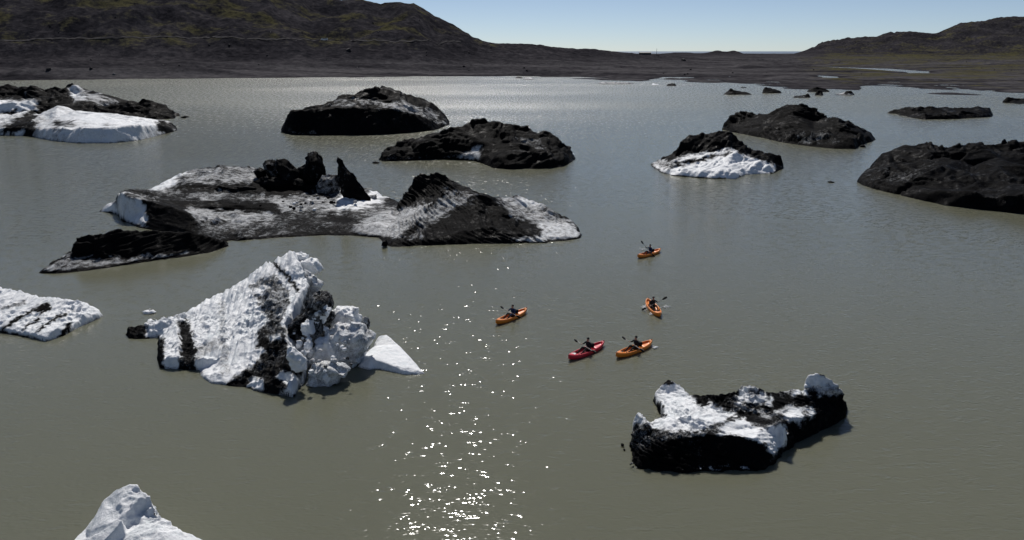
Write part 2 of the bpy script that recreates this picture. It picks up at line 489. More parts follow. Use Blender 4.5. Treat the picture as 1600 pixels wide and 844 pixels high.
# grass cover
PX = 800 + FPX * XX / (YY * CP + CAM_H * SP)
g = 0.28 * fbm2(XX / 120, YY / 45, 5, 61) + 0.25 * fbm2(XX / 25, YY / 25, 3, 66)
gx, gyv = np.gradient(ZZ, axis=1) / np.gradient(XX, axis=1), np.gradient(ZZ, axis=0) / np.gradient(YY, axis=0)
lefth = sstep(12, 30, ZZ) * sstep(1000, 800, PX)
grass = (0.28 + g * 1.8) * lefth
rightp = sstep(1180, 1330, PX) * sstep(1900, 1500, YY)
grass = grass + rightp * (0.50 + g * 1.3) * sstep(0.35, 0.8, ZZ)
grass = grass + sstep(1250, 1300, PX) * sstep(1650, 1800, YY) * (0.26 + g * 1.3)
strip = sstep(1220, 1290, PX) * np.exp(-((YY - 1650) / 260) ** 2)
grass = np.clip(grass + strip * 0.35, 0, 1)
def terrain_material():
    m, nt, b = new_mat("volcanic_gravel_and_moss")
    L = nt.links
    geo = N(nt, "ShaderNodeNewGeometry")
    at = N(nt, "ShaderNodeAttribute", attribute_name="grass")
    def nz(s, d=6, r=0.6):
        n = N(nt, "ShaderNodeTexNoise", i_Scale=s, i_Detail=d, i_Roughness=r)
        L.new(geo.outputs["Position"], n.inputs["Vector"]); return n.outputs["Fac"]
    n1 = nz(0.02); n2 = nz(0.18, 6, 0.7); n3 = nz(0.7, 4, 0.7)
    gr = ramp(nt, [(0.36, (0.011, 0.0108, 0.013)), (0.5, (0.028, 0.0268, 0.031)), (0.64, (0.062, 0.058, 0.063))])
    L.new(math_node(nt, 'ADD', math_node(nt, 'MULTIPLY', n1, 0.35), math_node(nt, 'MULTIPLY', n2, 0.65)), gr.inputs[0])
    gs = ramp(nt, [(0.3, (0.024, 0.0235, 0.014)), (0.5, (0.062, 0.058, 0.031)), (0.7, (0.115, 0.106, 0.060))])
    L.new(math_node(nt, 'ADD', math_node(nt, 'MULTIPLY', n2, 0.5), math_node(nt, 'MULTIPLY', n3, 0.5)), gs.inputs[0])
    f = math_node(nt, 'ADD', at.outputs["Fac"], math_node(nt, 'MULTIPLY', math_node(nt, 'SUBTRACT', n2, 0.5), 1.8))
    fr = ramp(nt, [(0.36, (0, 0, 0)), (0.80, (0.95, 0.95, 0.95))]); L.new(f, fr.inputs[0])
    sa = N(nt, "ShaderNodeAttribute", attribute_name="silt")
    sl = ramp(nt, [(0.3, (0.036, 0.035, 0.039)), (0.7, (0.108, 0.103, 0.108))]); L.new(n2, sl.inputs[0])
    gcol = mixc(nt, sa.outputs["Fac"], gr.outputs[0], sl.outputs[0])
    L.new(mixc(nt, fr.outputs[0], gcol, gs.outputs[0]), b.inputs["Base Color"])
    b.inputs["Roughness"].default_value = 0.9
    b.inputs["Specular IOR Level"].default_value = 0.0
    bump = N(nt, "ShaderNodeBump", i_Strength=0.7, i_Distance=1.6)
    L.new(math_node(nt, 'ADD', n2, math_node(nt, 'MULTIPLY', n3, 0.45)), bump.inputs["Height"])
    L.new(bump.outputs[0], b.inputs["Normal"])
    return m
TERRAIN = terrain_material()
silt = sstep(14, 3, ZZ) * (0.55 + 0.9 * fbm2(XX / 220, YY / 26, 4, 81)) * sstep(0.05, 0.5, ZZ)
terr = mesh_from("terrain", np.stack([XX, YY, ZZ], -1).reshape(-1, 3), F, TERRAIN, {"grass": grass.ravel(), "silt": np.clip(silt, 0, 1).ravel()})
tag(terr, "dark volcanic gravel plain and moss streaked hills round the lagoon", kind="structure")

def on_terrain(px, py, r_min=330.0, r_max=2600.0):
    d = ray(px, py)
    yy = np.exp(np.linspace(math.log(r_min), math.log(r_max), 1500))
    t = yy / d[1]
    x = d[0] * t; z = CAM_H + d[2] * t
    hz = terrain_h(x, yy)
    k = np.argmax(z < hz)
    if not (z < hz).any(): return None
    return Vector((x[k], yy[k], hz[k]))

# track along the hillside
TRACK = plain("pale_track_gravel", (0.036, 0.034, 0.037), 0.95, 0.1, 0.35, 0.3)
pts = []
for px, py in zip(np.linspace(-60, 720, 260), np.interp(np.linspace(-60, 720, 260), [-60, 0, 80, 150, 300, 500, 620, 720], [68, 65, 61.5, 60.5, 58.5, 63.5, 65.5, 67])):
    p = on_terrain(px, py + 0.4 * math.sin(px * 0.05))
    if p and 560 < p.y < 1100: pts.append(p)
if len(pts) > 4:
    A = np.array([tuple(p) for p in pts])
    for _ in range(25):
        A[1:-1] = (A[:-2] + 2 * A[1:-1] + A[2:]) / 4
    xs = np.linspace(A[0, 0], A[-1, 0], 700)
    o_ = np.argsort(A[:, 0]); A = A[o_]
    yc = np.interp(xs, A[:, 0], A[:, 1])
    Vt = []
    for off in (-1.3, 0.0, 1.3):
        Vt.append(np.stack([xs, yc + off, terrain_h(xs, yc + off) + 0.35], -1))
    n = len(xs)
    Vt = np.concatenate(Vt)
    Ft = [(k * n + i, k * n + i + 1, (k + 1) * n + i + 1, (k + 1) * n + i) for k in (0, 1) for i in range(n - 1)]
    tr = mesh_from("track", Vt, np.array(Ft), TRACK)
    tag(tr, "pale gravel track crossing the dark hillside", kind="structure")
# ------------------------------------------------------------------ icebergs
def tin(outline, lines, pts, cell, skirt, extra=()):
    """footprint + surveyed break lines -> regular grid of heights"""
    verts, zs, edges = [], [], []
    def add(p, z):
        verts.append(Vector((p[0], p[1]))); zs.append(z); return len(verts) - 1
    og = [G(px, by) for px, by in outline]
    first = None; prev = None
    for p in og:
        i = add(p, 0.0)
        if prev is not None: edges.append((prev, i))
        else: first = i
        prev = i
    edges.append((prev, first))
    for ln in lines:
        prev = None
        for q in ln:
            p = P3(*q); i = add(p, p[2])
            if prev is not None: edges.append((prev, i))
            prev = i
    for q in pts:
        p = P3(*q); add(p, p[2])
    for ex in extra: add(ex, ex[2])
    vo, eo, fo, ov, oe, of = delaunay_2d_cdt(verts, edges, [], 0, 1e-4)
    zo = []
    for k, v in enumerate(vo):
        if ov[k]: zo.append(max(zs[i] for i in ov[k]))
        else:
            d = sorted(((v - verts[i]).length, zs[i]) for i in range(len(verts)))[:3]
            w = [1 / (e[0] + 1e-3) for e in d]
            zo.append(sum(a * e[1] for a, e in zip(w, d)) / sum(w))
    poly = [(p[0], p[1]) for p in og]
    X0 = min(p[0] for p in poly) - skirt; X1 = max(p[0] for p in poly) + skirt
    Y0 = min(p[1] for p in poly) - skirt; Y1 = max(p[1] for p in poly) + skirt
    nx = int((X1 - X0) / cell) + 2; ny = int((Y1 - Y0) / cell) + 2
    gx = X0 + np.arange(nx) * cell; gy = Y0 + np.arange(ny) * cell
    X, Y = np.meshgrid(gx, gy)
    Z = np.zeros(X.shape)
    for f in fo:
        a, b, c = (vo[i] for i in f)
        za, zb, zc = (zo[i] for i in f)
        i0 = max(0, int((min(a.x, b.x, c.x) - X0) / cell)); i1 = min(nx, int((max(a.x, b.x, c.x) - X0) / cell) + 2)
        j0 = max(0, int((min(a.y, b.y, c.y) - Y0) / cell)); j1 = min(ny, int((max(a.y, b.y, c.y) - Y0) / cell) + 2)
        den = (b.y - c.y) * (a.x - c.x) + (c.x - b.x) * (a.y - c.y)
        if abs(den) < 1e-9: continue
        xs_ = X[j0:j1, i0:i1]; ys_ = Y[j0:j1, i0:i1]
        l1 = ((b.y - c.y) * (xs_ - c.x) + (c.x - b.x) * (ys_ - c.y)) / den
        l2 = ((c.y - a.y) * (xs_ - c.x) + (a.x - c.x) * (ys_ - c.y)) / den
        l3 = 1 - l1 - l2
        m = (l1 >= -1e-6) & (l2 >= -1e-6) & (l3 >= -1e-6)
        Z[j0:j1, i0:i1] = np.where(m, l1 * za + l2 * zb + l3 * zc, Z[j0:j1, i0:i1])
    return poly, X, Y, Z
def blur(Z, n):
    for _ in range(n):
        P = np.pad(Z, 1, mode='edge')
        Z = (P[:-2, 1:-1] + P[2:, 1:-1] + P[1:-1, :-2] + P[1:-1, 2:] + 4 * Z) / 8
    return Z
def cast(Z, X, Y, px, py):
    d = ray(px, py)
    y0, y1 = Y[0, 0], Y[-1, 0]
    yy = np.linspace(y0, y1, 500)
    t = yy / d[1]
    x = d[0] * t; z = CAM_H + d[2] * t
    cell = X[0, 1] - X[0, 0]
    i = np.clip(((x - X[0, 0]) / cell).astype(int), 0, X.shape[1] - 1); j = np.clip(((yy - y0) / cell).astype(int), 0, X.shape[0] - 1)
    hz = np.maximum(Z[j, i], 0)
    m = z <= hz
    if not m.any():
        k = np.argmin(np.abs(z - hz))
    else: k = np.argmax(m)
    return (x[k], yy[k])
RELIEF, FACET = {ICE_NEAR: 0.5, ICE_MID: 0.42, ICE_FAR: 0.5}, {ICE_NEAR: 0.6, ICE_MID: 0.4, ICE_FAR: 0.45}
def berg_field(name, outline, lines, pts=(), cell=0.1, mat=None, base=0.9, patches=(), rough=0.3, scale=1.0, facet=0.0, smooth=3, strata=0.0, bed=(0.12, -0.25), bt=None, macro=0.55, crag=None,
               flute=None, seed=0, soft=0.25, parent=None, lumps=0.0):
    skirt = 12 * cell + 0.3
    if crag:
        rj = random.Random(seed + 77)
        def jag(ln):
            out = [ln[0]]
            for p, q in zip(ln[:-1], ln[1:]):
                n = int(math.hypot(q[0] - p[0], q[1] - p[1]) / 5.0)
                for k in range(1, n):
                    t = (k + rj.uniform(-0.25, 0.25)) / n
                    out.append((p[0] + (q[0] - p[0]) * t, p[1] + (q[1] - p[1]) * t + rj.uniform(-1.9, 1.3), p[2] + (q[2] - p[2]) * t))
                out.append(q)
            return out
        lines = [jag(lines[0])] + list(lines[1:])
    poly, X, Y, Z = tin(outline, lines, pts, cell, skirt)
    if crag:            # broken slabs: extra summits and notches between the surveyed lines
        rs = np.random.RandomState(seed + 900)
        sdc = sdist(poly, X, Y)
        cand = np.argwhere((sdc > 2.5 * cell) & (Z > 0.15 * scale))
        pick = cand[rs.choice(len(cand), min(crag[0], len(cand)), replace=False)]
        ex = [(X[a, b], Y[a, b], max(0.05, Z[a, b] + crag[1] * (0.25 * scale + Z[a, b]) * rs.uniform(-1.25, 0.75))) for a, b in pick]
        poly, X, Y, Z = tin(outline, lines, pts, cell, skirt, ex)
    sd = sdist(poly, X + 0.5 * scale * 0.3 * noise2(X / scale, Y / scale, seed + 70), Y + 0.5 * scale * 0.3 * noise2(X / scale, Y / scale, seed + 71))
    Z = np.where(sd >= 0, Z, 0)
    Z = blur(Z, smooth)
    Zc = Z.copy()
    # undercut foot, then a drop below the water line
    Z = np.where(sd < 0, sd * 1.6, Z)
    Z = Z - 0.12 * scale * sstep(0.5 * scale, 0, sd)
    if flute:
        (ax, ay), (bx, by_), wl, amp = flute
        A = np.array(G(ax, ay)[:2]); B = np.array(G(bx, by_)[:2]); D = (B - A) / np.linalg.norm(B - A)
        al = X * D[0] + Y * D[1]; ac = -X * D[1] + Y * D[0]
        wob = 0.35 * noise2(X / (wl * 4), Y / (wl * 4), seed + 5)
        fl = np.abs(noise2(ac / wl + wob, al / (wl * 7), seed + 6)) * 1.6 + 0.6 * np.abs(noise2(ac / wl * 2.3 + wob, al / (wl * 3), seed + 7))
        Z = Z + amp * (fl - 0.5) * sstep(0.1, 0.7, Z)
    # relief along the normal
    gy_, gx_ = np.gradient(Z, cell)
    nrm = np.stack([-gx_, -gy_, np.ones_like(Z)], -1)
    nrm /= np.linalg.norm(nrm, axis=-1)[..., None]
    live = sd > -skirt
    xs, ys_, zs = X[live], Y[live], Z[live]
    s = scale; rough = rough * RELIEF[mat]; facet = facet * FACET[mat]
    dsp = rough * (0.55 * ridged3(xs / s, ys_ / s, zs / s, 5, seed + 1, 0.55) + 0.35 * fbm3(xs / (2.5 * s), ys_ / (2.5 * s), zs / (2.5 * s), 3, seed + 2) - 0.18)
    if mat is not ICE_NEAR:     # gullies and crests
        dsp = dsp + 0.2 * scale * (ridged3(xs / (2.2 * s), ys_ / (2.2 * s), zs / (2.2 * s), 3, seed + 19, 0.45) - 0.3) * macro
    if facet > 0:
        wx = 0.25 * fbm3(xs / s, ys_ / s, zs / s, 2, seed + 4)
        dsp = dsp + facet * facet3(xs / (1.3 * s) + wx, ys_ / (1.3 * s) + wx, zs / (0.9 * s), seed) + 0.5 * facet * facet3(xs / (0.5 * s), ys_ / (0.5 * s), zs / (0.4 * s), seed + 3)
    if lumps > 0:
        cx_ = 0.26 * s
        if flute:      # scallops line up in the runnels
            dsp = dsp + lumps * 1.5 * (np.clip(cups3((-xs * D[1] + ys_ * D[0]) / cx_, (xs * D[0] + ys_ * D[1]) / (cx_ * 1.7), zs / cx_, seed + 8), 0, 0.8) - 0.35)
        else:
            dsp = dsp + lumps * 1.5 * (np.clip(cups3(xs / cx_, ys_ / cx_, zs / cx_, seed + 8), 0, 0.8) - 0.35)
    if strata > 0:
        th = bt or 0.17 * s
        wz = 0.5 * fbm3(xs / (3 * s), ys_ / (3 * s), zs / (3 * s), 2, seed + 9)
        b_ = (zs + bed[0] * xs + bed[1] * ys_) / th + wz * 1.5
        la = (xs * 0.8 + ys_ * 0.2) / (th * 9)
        dsp = dsp + strata * (np.abs(noise2(b_, la, seed + 10)) * 1.7 + 0.6 * noise2(b_ * 2.3, la * 2, seed + 14) - 0.5)
    dsp = dsp * (0.4 + 1.1 * sstep(-0.35, 0.45, fbm3(xs / (4 * s), ys_ / (4 * s), zs / (4 * s), 2, seed + 23)))
    fade = sstep(-0.15, 0.9 * s * 0.6, np.maximum(sd[live], 0) + 0.25 * np.clip(zs, 0, None))
    dsp = dsp * (0.25 + 0.75 * fade)
    P = np.stack([X, Y, Z], -1)
    P[live] += nrm[live] * dsp[:, None]
    # ash cover
    dirt = np.full(X.shape, float(base))
    q = P
    wv = q[..., 1] * CP - (q[..., 2] - CAM_H) * SP
    SX = 800 + FPX * q[..., 0] / wv; SY = 422 - FPX * (q[..., 1] * SP + (q[..., 2] - CAM_H) * CP) / wv
    pm = FPX / np.median(wv)                     # survey units per metre
    spx = max(0.9, soft * 0.9 * pm); reach = soft * 6
    k_ = 1.0 / (soft * 4)
    jx = spx * 2.2 * fbm3(q[..., 0] * k_, q[..., 1] * k_, q[..., 2] * k_, 4, seed + 11); jy = spx * 1.8 * fbm3(q[..., 0] * k_, q[..., 1] * k_, q[..., 2] * k_, 4, seed + 13)
    for pp, val in patches:
        # the ash patch is surveyed on the surface: outline in sight lines, kept to the ground it covers
        pg = [cast(Zc, X, Y, *q) for q in pp]
        near = sstep(2.2 * reach + 0.3, 1.2 * reach, -sdist(pg, X, Y))
        dq = sdist(pp, SX + jx, SY + jy)
        w = (0.6 * sstep(-spx, spx, dq) + 0.4 * sstep(-3.5 * spx, 2.5 * spx, dq)) * near
        dirt = dirt * (1 - w) + val * w
    dirt = dirt + 0.10 * fbm2(X / (2 * s), Y / (2 * s), 3, seed + 17)
    dirt = dirt + 0.45 * sstep(0.16 * min(1.5, s), 0.03, P[..., 2])      # foot coloured darker towards the water line
    ny, nx = X.shape
    idx = np.arange(nx * ny).reshape(ny, nx)
    F = np.stack([idx[:-1, :-1], idx[:-1, 1:], idx[1:, 1:], idx[1:, :-1]], -1).reshape(-1, 4)
    keep = (P[..., 2].ravel()[F].max(1) > -0.35 * min(1, scale)) & live.ravel()[F].all(1)
    F = F[keep]
    used = np.unique(F)
    remap = np.full(nx * ny, -1); remap[used] = np.arange(len(used))
    V = P.reshape(-1, 3)[used]
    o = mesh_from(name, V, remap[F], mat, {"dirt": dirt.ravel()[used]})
    if parent:
        o.parent = parent
        o.matrix_parent_inverse = Matrix.Translation(parent.location).inverted()
    return o
def hull_block(name, outline, by, depth, dirt, mat, seed=0, rough=0.08, parent=None, sub=5, taper=0.7, sink=0.0, facet=0.0, smooth=1, grow=1.0):
    """a free block of ice with a surveyed silhouette and a real depth (metres)"""
    bm = bmesh.new()
    cx0 = sum(p[0] for p in outline) / len(outline); cy0 = sum(p[1] for p in outline) / len(outline)
    outline = [(cx0 + (p[0] - cx0) * grow, cy0 + (p[1] - cy0) * grow) for p in outline]
    ctr = [sum(p[0] for p in outline) / len(outline), sum(p[1] for p in outline) / len(outline)]
    for px, py in outline:
        x, y, z = P3(px, py, by)
        bm.verts.new((x, y, z))
    c3 = P3(ctr[0], ctr[1], by)
    rs = np.random.RandomState(seed + 100)
    for px, py in outline:
        x, y, z = P3(px, py, by)
        for sgn in (-1, 1):
            t = taper * (0.85 + 0.3 * rs.rand())
            bm.verts.new((c3[0] + (x - c3[0]) * t, y + sgn * depth * (0.4 + 0.2 * rs.rand()), c3[2] + (z - c3[2]) * t - sink))
    r = bmesh.ops.convex_hull(bm, input=bm.verts)
    junk = list({e for e in r["geom_interior"] + r["geom_unused"] if isinstance(e, bmesh.types.BMVert)})
    bmesh.ops.delete(bm, geom=junk, context='VERTS')
    bmesh.ops.triangulate(bm, faces=bm.faces)
    # even out the triangles
    span = max((v.co - w.co).length for v in bm.verts for w in bm.verts)
    target = span / (4.5 * sub)
    for _ in range(7):
        long_e = [e for e in bm.edges if e.calc_length() > target * 1.5]
        if not long_e: break
        bmesh.ops.subdivide_edges(bm, edges=long_e, cuts=1)
        bmesh.ops.triangulate(bm, faces=[f for f in bm.faces if len(f.verts) > 3])
    for _ in range(smooth):
        bmesh.ops.smooth_vert(bm, verts=bm.verts, factor=0.35, use_axis_x=True, use_axis_y=True, use_axis_z=True)
    bm.normal_update()
    V = np.array([v.co[:] for v in bm.verts]); NN = np.array([v.normal[:] for v in bm.verts])
    s = span * 0.3
    d = rough * span * (ridged3(V[:, 0] / s, V[:, 1] / s, V[:, 2] / s, 4, seed, 0.5) - 0.35)
    if facet: d = d + facet * span * facet3(V[:, 0] / s * 1.4, V[:, 1] / s * 1.4, V[:, 2] / s * 1.4, seed)
    V = V + NN * d[:, None]
    F = np.array([[v.index for v in f.verts] for f in bm.faces])
    bm.verts.index_update()
    F = np.array([[v.index for v in f.verts] for f in bm.faces])
    bm.free()
    if callable(dirt): dd = dirt(V)
    else: dd = np.full(len(V), dirt) + 0.12 * fbm3(V[:, 0] / s, V[:, 1] / s, V[:, 2] / s, 3, seed + 9)
    o = mesh_from(name, V, F, mat, {"dirt": dd})
    if parent:
        o.parent = parent
        o.matrix_parent_inverse = Matrix.Translation(parent.location).inverted()
    return o
def berg_root(name, px, by, label, cat="iceberg", group="icebergs in the lagoon"):
    p = G(px, by)
    e = empty(name, (p[0], p[1], 0))
    return tag(e, label, cat, group)
BG = "icebergs in the lagoon"

# --- far left pair
tag(berg_field("iceberg", [(-40, 186), (0, 187), (60, 188), (120, 188), (200, 189), (250, 188), (272, 186), (284, 181), (280, 176), (250, 173), (200, 171), (100, 169), (0, 168), (-40, 169)],
    [[(-30, 142, 175), (0, 140, 176), (20, 136, 176), (40, 138, 177), (55, 137, 177), (72, 139, 176), (85, 131, 176), (97, 136, 176), (120, 134, 175), (130, 143, 176), (150, 143, 176), (165, 150, 178), (185, 160, 179)],
     [(162, 166, 182.5), (190, 162, 183), (204, 155, 183), (214, 159, 183), (235, 158, 182.5), (260, 167, 182), (280, 176, 181)],
     [(-30, 160, 184), (0, 162, 184), (30, 160, 184), (55, 157, 184), (58, 164, 185), (100, 165, 184), (140, 163, 183)]],
    cell=0.3, mat=ICE_FAR, base=0.95, rough=1.0, scale=4.0, facet=0.5, smooth=1, seed=1, crag=(90, 0.22), strata=0.3, bed=(0.1, -0.15), soft=0.8,
    patches=[([(-30, 160), (0, 158), (55, 156), (57, 172), (0, 174), (-30, 174)], 0.15), ([(108, 142), (122, 134), (128, 148), (142, 156), (116, 158)], 0.3),
             ([(130, 144), (150, 144), (168, 152), (188, 161), (150, 160)], 0.55)]),
    "black ash covered iceberg at the left edge, behind the long white one", "iceberg", BG)
tag(berg_field("iceberg", [(-40, 212), (0, 212), (40, 213), (80, 220), (115, 224), (170, 224), (215, 220), (245, 213), (280, 204), (277, 197), (262, 193), (225, 192), (150, 193), (60, 193), (-40, 193)],
    [[(-30, 175, 197), (0, 178, 197), (28, 180, 198), (48, 171, 199), (60, 178, 199), (90, 164, 199), (105, 167, 199), (122, 174, 200)],
     [(85, 186, 207), (120, 173, 206), (150, 175, 206), (200, 180, 205), (225, 185, 205), (245, 191, 204), (262, 190, 202), (276, 200, 202.5)],
     [(-30, 196, 211), (5, 200, 211.5), (40, 200, 212), (52, 202, 213.5), (90, 200, 219), (130, 199, 222), (180, 198, 221.5), (220, 195, 217), (245, 194, 210.5)]],
    cell=0.24, mat=ICE_FAR, base=0.34, rough=0.55, scale=2.6, facet=0.14, smooth=2, seed=2, strata=0.132, bed=(0.02, -0.1), soft=0.6,
    patches=[([(48, 171), (60, 180), (52, 192), (38, 202), (0, 204), (10, 196), (30, 186)], 1.0), ([(85, 188), (120, 188), (110, 198), (85, 200)], 0.9),
             ([(164, 185), (175, 180), (184, 187), (172, 198), (164, 196)], 1.0), ([(246, 190), (265, 190), (282, 203), (260, 208), (243, 205)], 1.0),
             ([(38, 203), (50, 190), (56, 200), (50, 213), (38, 213)], 1.0), ([(90, 186), (122, 173), (150, 176), (225, 186), (242, 192), (220, 195), (180, 196), (120, 190)], 0.12),
             ([(90, 201), (130, 200), (220, 196), (240, 196), (215, 218), (120, 222)], 0.22)]),
    "long grey and white iceberg with a steep front wall at the left edge", "iceberg", BG)

# --- two dark mounds in the middle distance
tag(berg_field("iceberg", [(436, 207), (455, 211), (480, 212), (520, 212.3), (580, 211.5), (630, 209), (680, 204), (703, 196), (704, 190), (690, 184), (600, 180), (500, 184), (445, 196)],
    [[(440, 194, 203), (453, 184, 204), (455, 171, 203), (490, 168, 200), (520, 157, 196), (534, 147, 194), (548, 151, 194), (565, 145, 193), (577, 149, 193), (592, 140, 193), (608, 138, 193), (628, 145, 193), (640, 147, 193), (665, 155, 192), (680, 164, 192), (695, 178, 192)],
     [(458, 171, 207.5), (500, 169, 208.5), (550, 166, 208), (600, 169, 207.5), (640, 176, 205.5), (670, 186, 202.5), (694, 192, 197)],
     [(520, 164, 201), (560, 157, 200), (620, 161, 200), (660, 173, 198)]],
    cell=0.3, mat=ICE_FAR, base=1.02, rough=0.9, scale=3.6, facet=0.45, smooth=1, seed=3, crag=(70, 0.2), strata=0.33, bed=(-0.12, -0.2), soft=0.7,
    patches=[([(500, 166), (540, 156), (580, 156), (630, 160), (665, 170), (700, 190), (690, 194), (650, 179), (610, 169), (560, 164)], 0.66), ([(450, 206), (495, 207), (500, 212.5), (450, 212)], 0.75)]),
    "black dome shaped iceberg with a pale band across its top, nearest the bright water", "iceberg", BG)
tag(berg_field("iceberg", [(588, 250), (596, 253), (640, 252), (690, 250), (740, 252), (752, 256), (768, 264), (800, 265.5), (850, 264), (880, 262), (900, 251), (903, 244), (880, 237), (820, 231), (740, 229), (660, 234), (610, 241)],
    [[(592, 246, 249), (605, 231, 247), (622, 220, 245), (652, 212, 243), (690, 204, 242), (720, 198, 241), (735, 193, 240), (748, 185, 239), (765, 190, 239), (790, 193, 239), (820, 196, 240), (828, 205, 241), (842, 211, 242), (851, 205, 244), (860, 206, 244), (868, 215, 245), (884, 232, 247), (898, 244, 248)],
     [(598, 243, 251), (640, 239, 250), (690, 237, 248.5), (738, 240, 250.5), (760, 243, 256)],
     [(690, 222, 246), (740, 214, 247), (770, 226, 252), (800, 222, 252), (842, 226, 252), (880, 240, 254)],
     [(770, 246, 260), (800, 240, 261), (850, 240, 260), (882, 250, 258)]],
    cell=0.22, mat=ICE_FAR, base=1.0, rough=0.7, scale=3.0, facet=0.34, smooth=1, seed=4, crag=(80, 0.2), strata=0.27, bed=(-0.1, -0.2), soft=0.5,
    patches=[([(735, 238), (742, 228), (752, 230), (752, 248), (742, 252), (700, 248)], 0.45), ([(800, 210), (850, 218), (850, 232), (820, 226)], 0.78), ([(598, 246), (690, 243), (735, 246), (690, 251), (600, 252)], 0.82)]),
    "low black iceberg with two humps, just right of the black dome", "iceberg", BG)

# --- the large berg in the middle
R4 = berg_root("iceberg", 460, 350, "sprawling ash grey iceberg with spires and a hooked ledge, largest in the lagoon")
berg_field("ice_slab", [(56, 428), (75, 430.5), (130, 426), (200, 416), (270, 405), (330, 396), (362, 384), (356, 366), (300, 370), (270, 380), (240, 389), (180, 393), (120, 399), (105, 406), (62, 421)],
    [[(113, 392, 409), (119, 372, 408), (126, 367, 407), (160, 365, 404.5), (182, 359, 401), (240, 360, 396.5), (300, 362, 391.5), (330, 370, 388), (352, 378, 384)],
     [(62, 422, 426.5), (88, 410, 421), (110, 401, 415), (130, 404, 415), (200, 400, 409.5), (260, 396, 402.5), (310, 388, 395.5)]],
    cell=0.09, mat=ICE_MID, base=1.03, rough=0.35, scale=1.6, facet=0.14, smooth=2, seed=5, crag=(45, 0.16), strata=0.16, bed=(-0.1, -0.15), parent=R4,
    patches=[([(54, 430), (56, 420), (112, 397), (130, 404), (200, 400), (290, 393), (300, 400), (200, 416), (120, 427)], 0.66)])
berg_field("ice_plateau", [(150, 331), (182, 335), (192, 347), (215, 357), (240, 361), (270, 365), (288, 368), (300, 374), (340, 383), (375, 378), (440, 372.5), (500, 369.5), (560, 370.5), (600, 374), (660, 360), (650, 325), (606, 305), (560, 297), (480, 291), (420, 290), (330, 293), (270, 299), (235, 310), (190, 320)],
    [[(180, 316, 331), (186, 299, 338), (235, 296, 316), (275, 274, 305), (310, 262, 299), (335, 259, 297), (380, 260, 296), (405, 263, 296), (450, 270, 297), (500, 282, 300), (545, 291, 303), (590, 301, 306)],
     [(186, 299, 338), (200, 305, 344), (240, 316, 349), (270, 323, 353), (290, 331, 356), (299, 338, 359)],
     [(255, 290, 321), (300, 288, 317), (350, 290, 316), (395, 292, 316)], [(262, 297, 323), (300, 295, 319), (350, 298, 318), (395, 301, 318.5)],
     [(262, 313, 335), (310, 313, 330), (360, 315, 331), (425, 318, 333)], [(300, 327, 337), (360, 328, 335.5), (425, 332, 338.5)],
     [(312, 338, 346), (360, 342, 349), (420, 346, 355), (480, 350, 358), (540, 351, 360), (610, 340, 352)],
     [(430, 286, 306), (470, 280, 304), (520, 292, 309), (560, 310, 319)], [(440, 305, 320), (480, 311, 325), (540, 325, 338)]],
    [(330, 372, 377), (380, 370, 374), (440, 367, 370), (520, 364.5, 367), (165, 320, 329), (590, 352, 364)],
    cell=0.10, mat=ICE_MID, base=0.82, rough=0.34, scale=1.7, facet=0.10, smooth=2, seed=6, crag=(70, 0.1), strata=0.15, bed=(0.02, -0.12), parent=R4, soft=0.35,
    patches=[([(188, 300), (250, 293), (400, 262), (400, 285), (250, 290), (250, 312)], 0.70), ([(300, 264), (400, 262), (400, 286), (300, 286)], 0.64),
             ([(250, 296), (400, 302), (420, 316), (260, 312)], 0.70),
             ([(256, 290), (300, 287), (398, 292), (398, 301), (300, 296)], 1.0), ([(256, 314), (310, 314), (425, 318), (440, 332), (360, 328), (295, 328)], 1.05),
             ([(196, 299), (240, 297), (270, 301), (262, 305), (220, 303)], 0.95),
             ([(222, 312), (300, 331), (304, 345), (288, 362), (240, 356), (228, 335)], 1.08), ([(186, 302), (222, 313), (232, 335), (232, 352), (200, 349), (184, 330)], 0.22),
             ([(235, 295), (275, 272), (292, 272), (255, 294)], 0.0), ([(148, 332), (170, 316), (180, 316), (184, 336)], 0.05),
             ([(288, 326), (310, 325), (420, 334), (430, 345), (380, 350), (300, 345)], 0.58), ([(395, 290), (405, 262), (500, 278), (505, 302), (440, 308), (400, 305)], 1.0),
             ([(505, 330), (525, 318), (530, 306), (560, 308), (585, 298), (608, 305), (590, 316), (570, 323)], 0.05),
             ([(410, 305), (440, 308), (500, 306), (525, 312), (520, 328), (440, 328)], 0.62),
             ([(545, 352), (600, 328), (660, 325), (650, 350), (610, 374), (560, 370)], 0.56), ([(510, 336), (540, 338), (560, 352), (520, 350)], 0.95)])
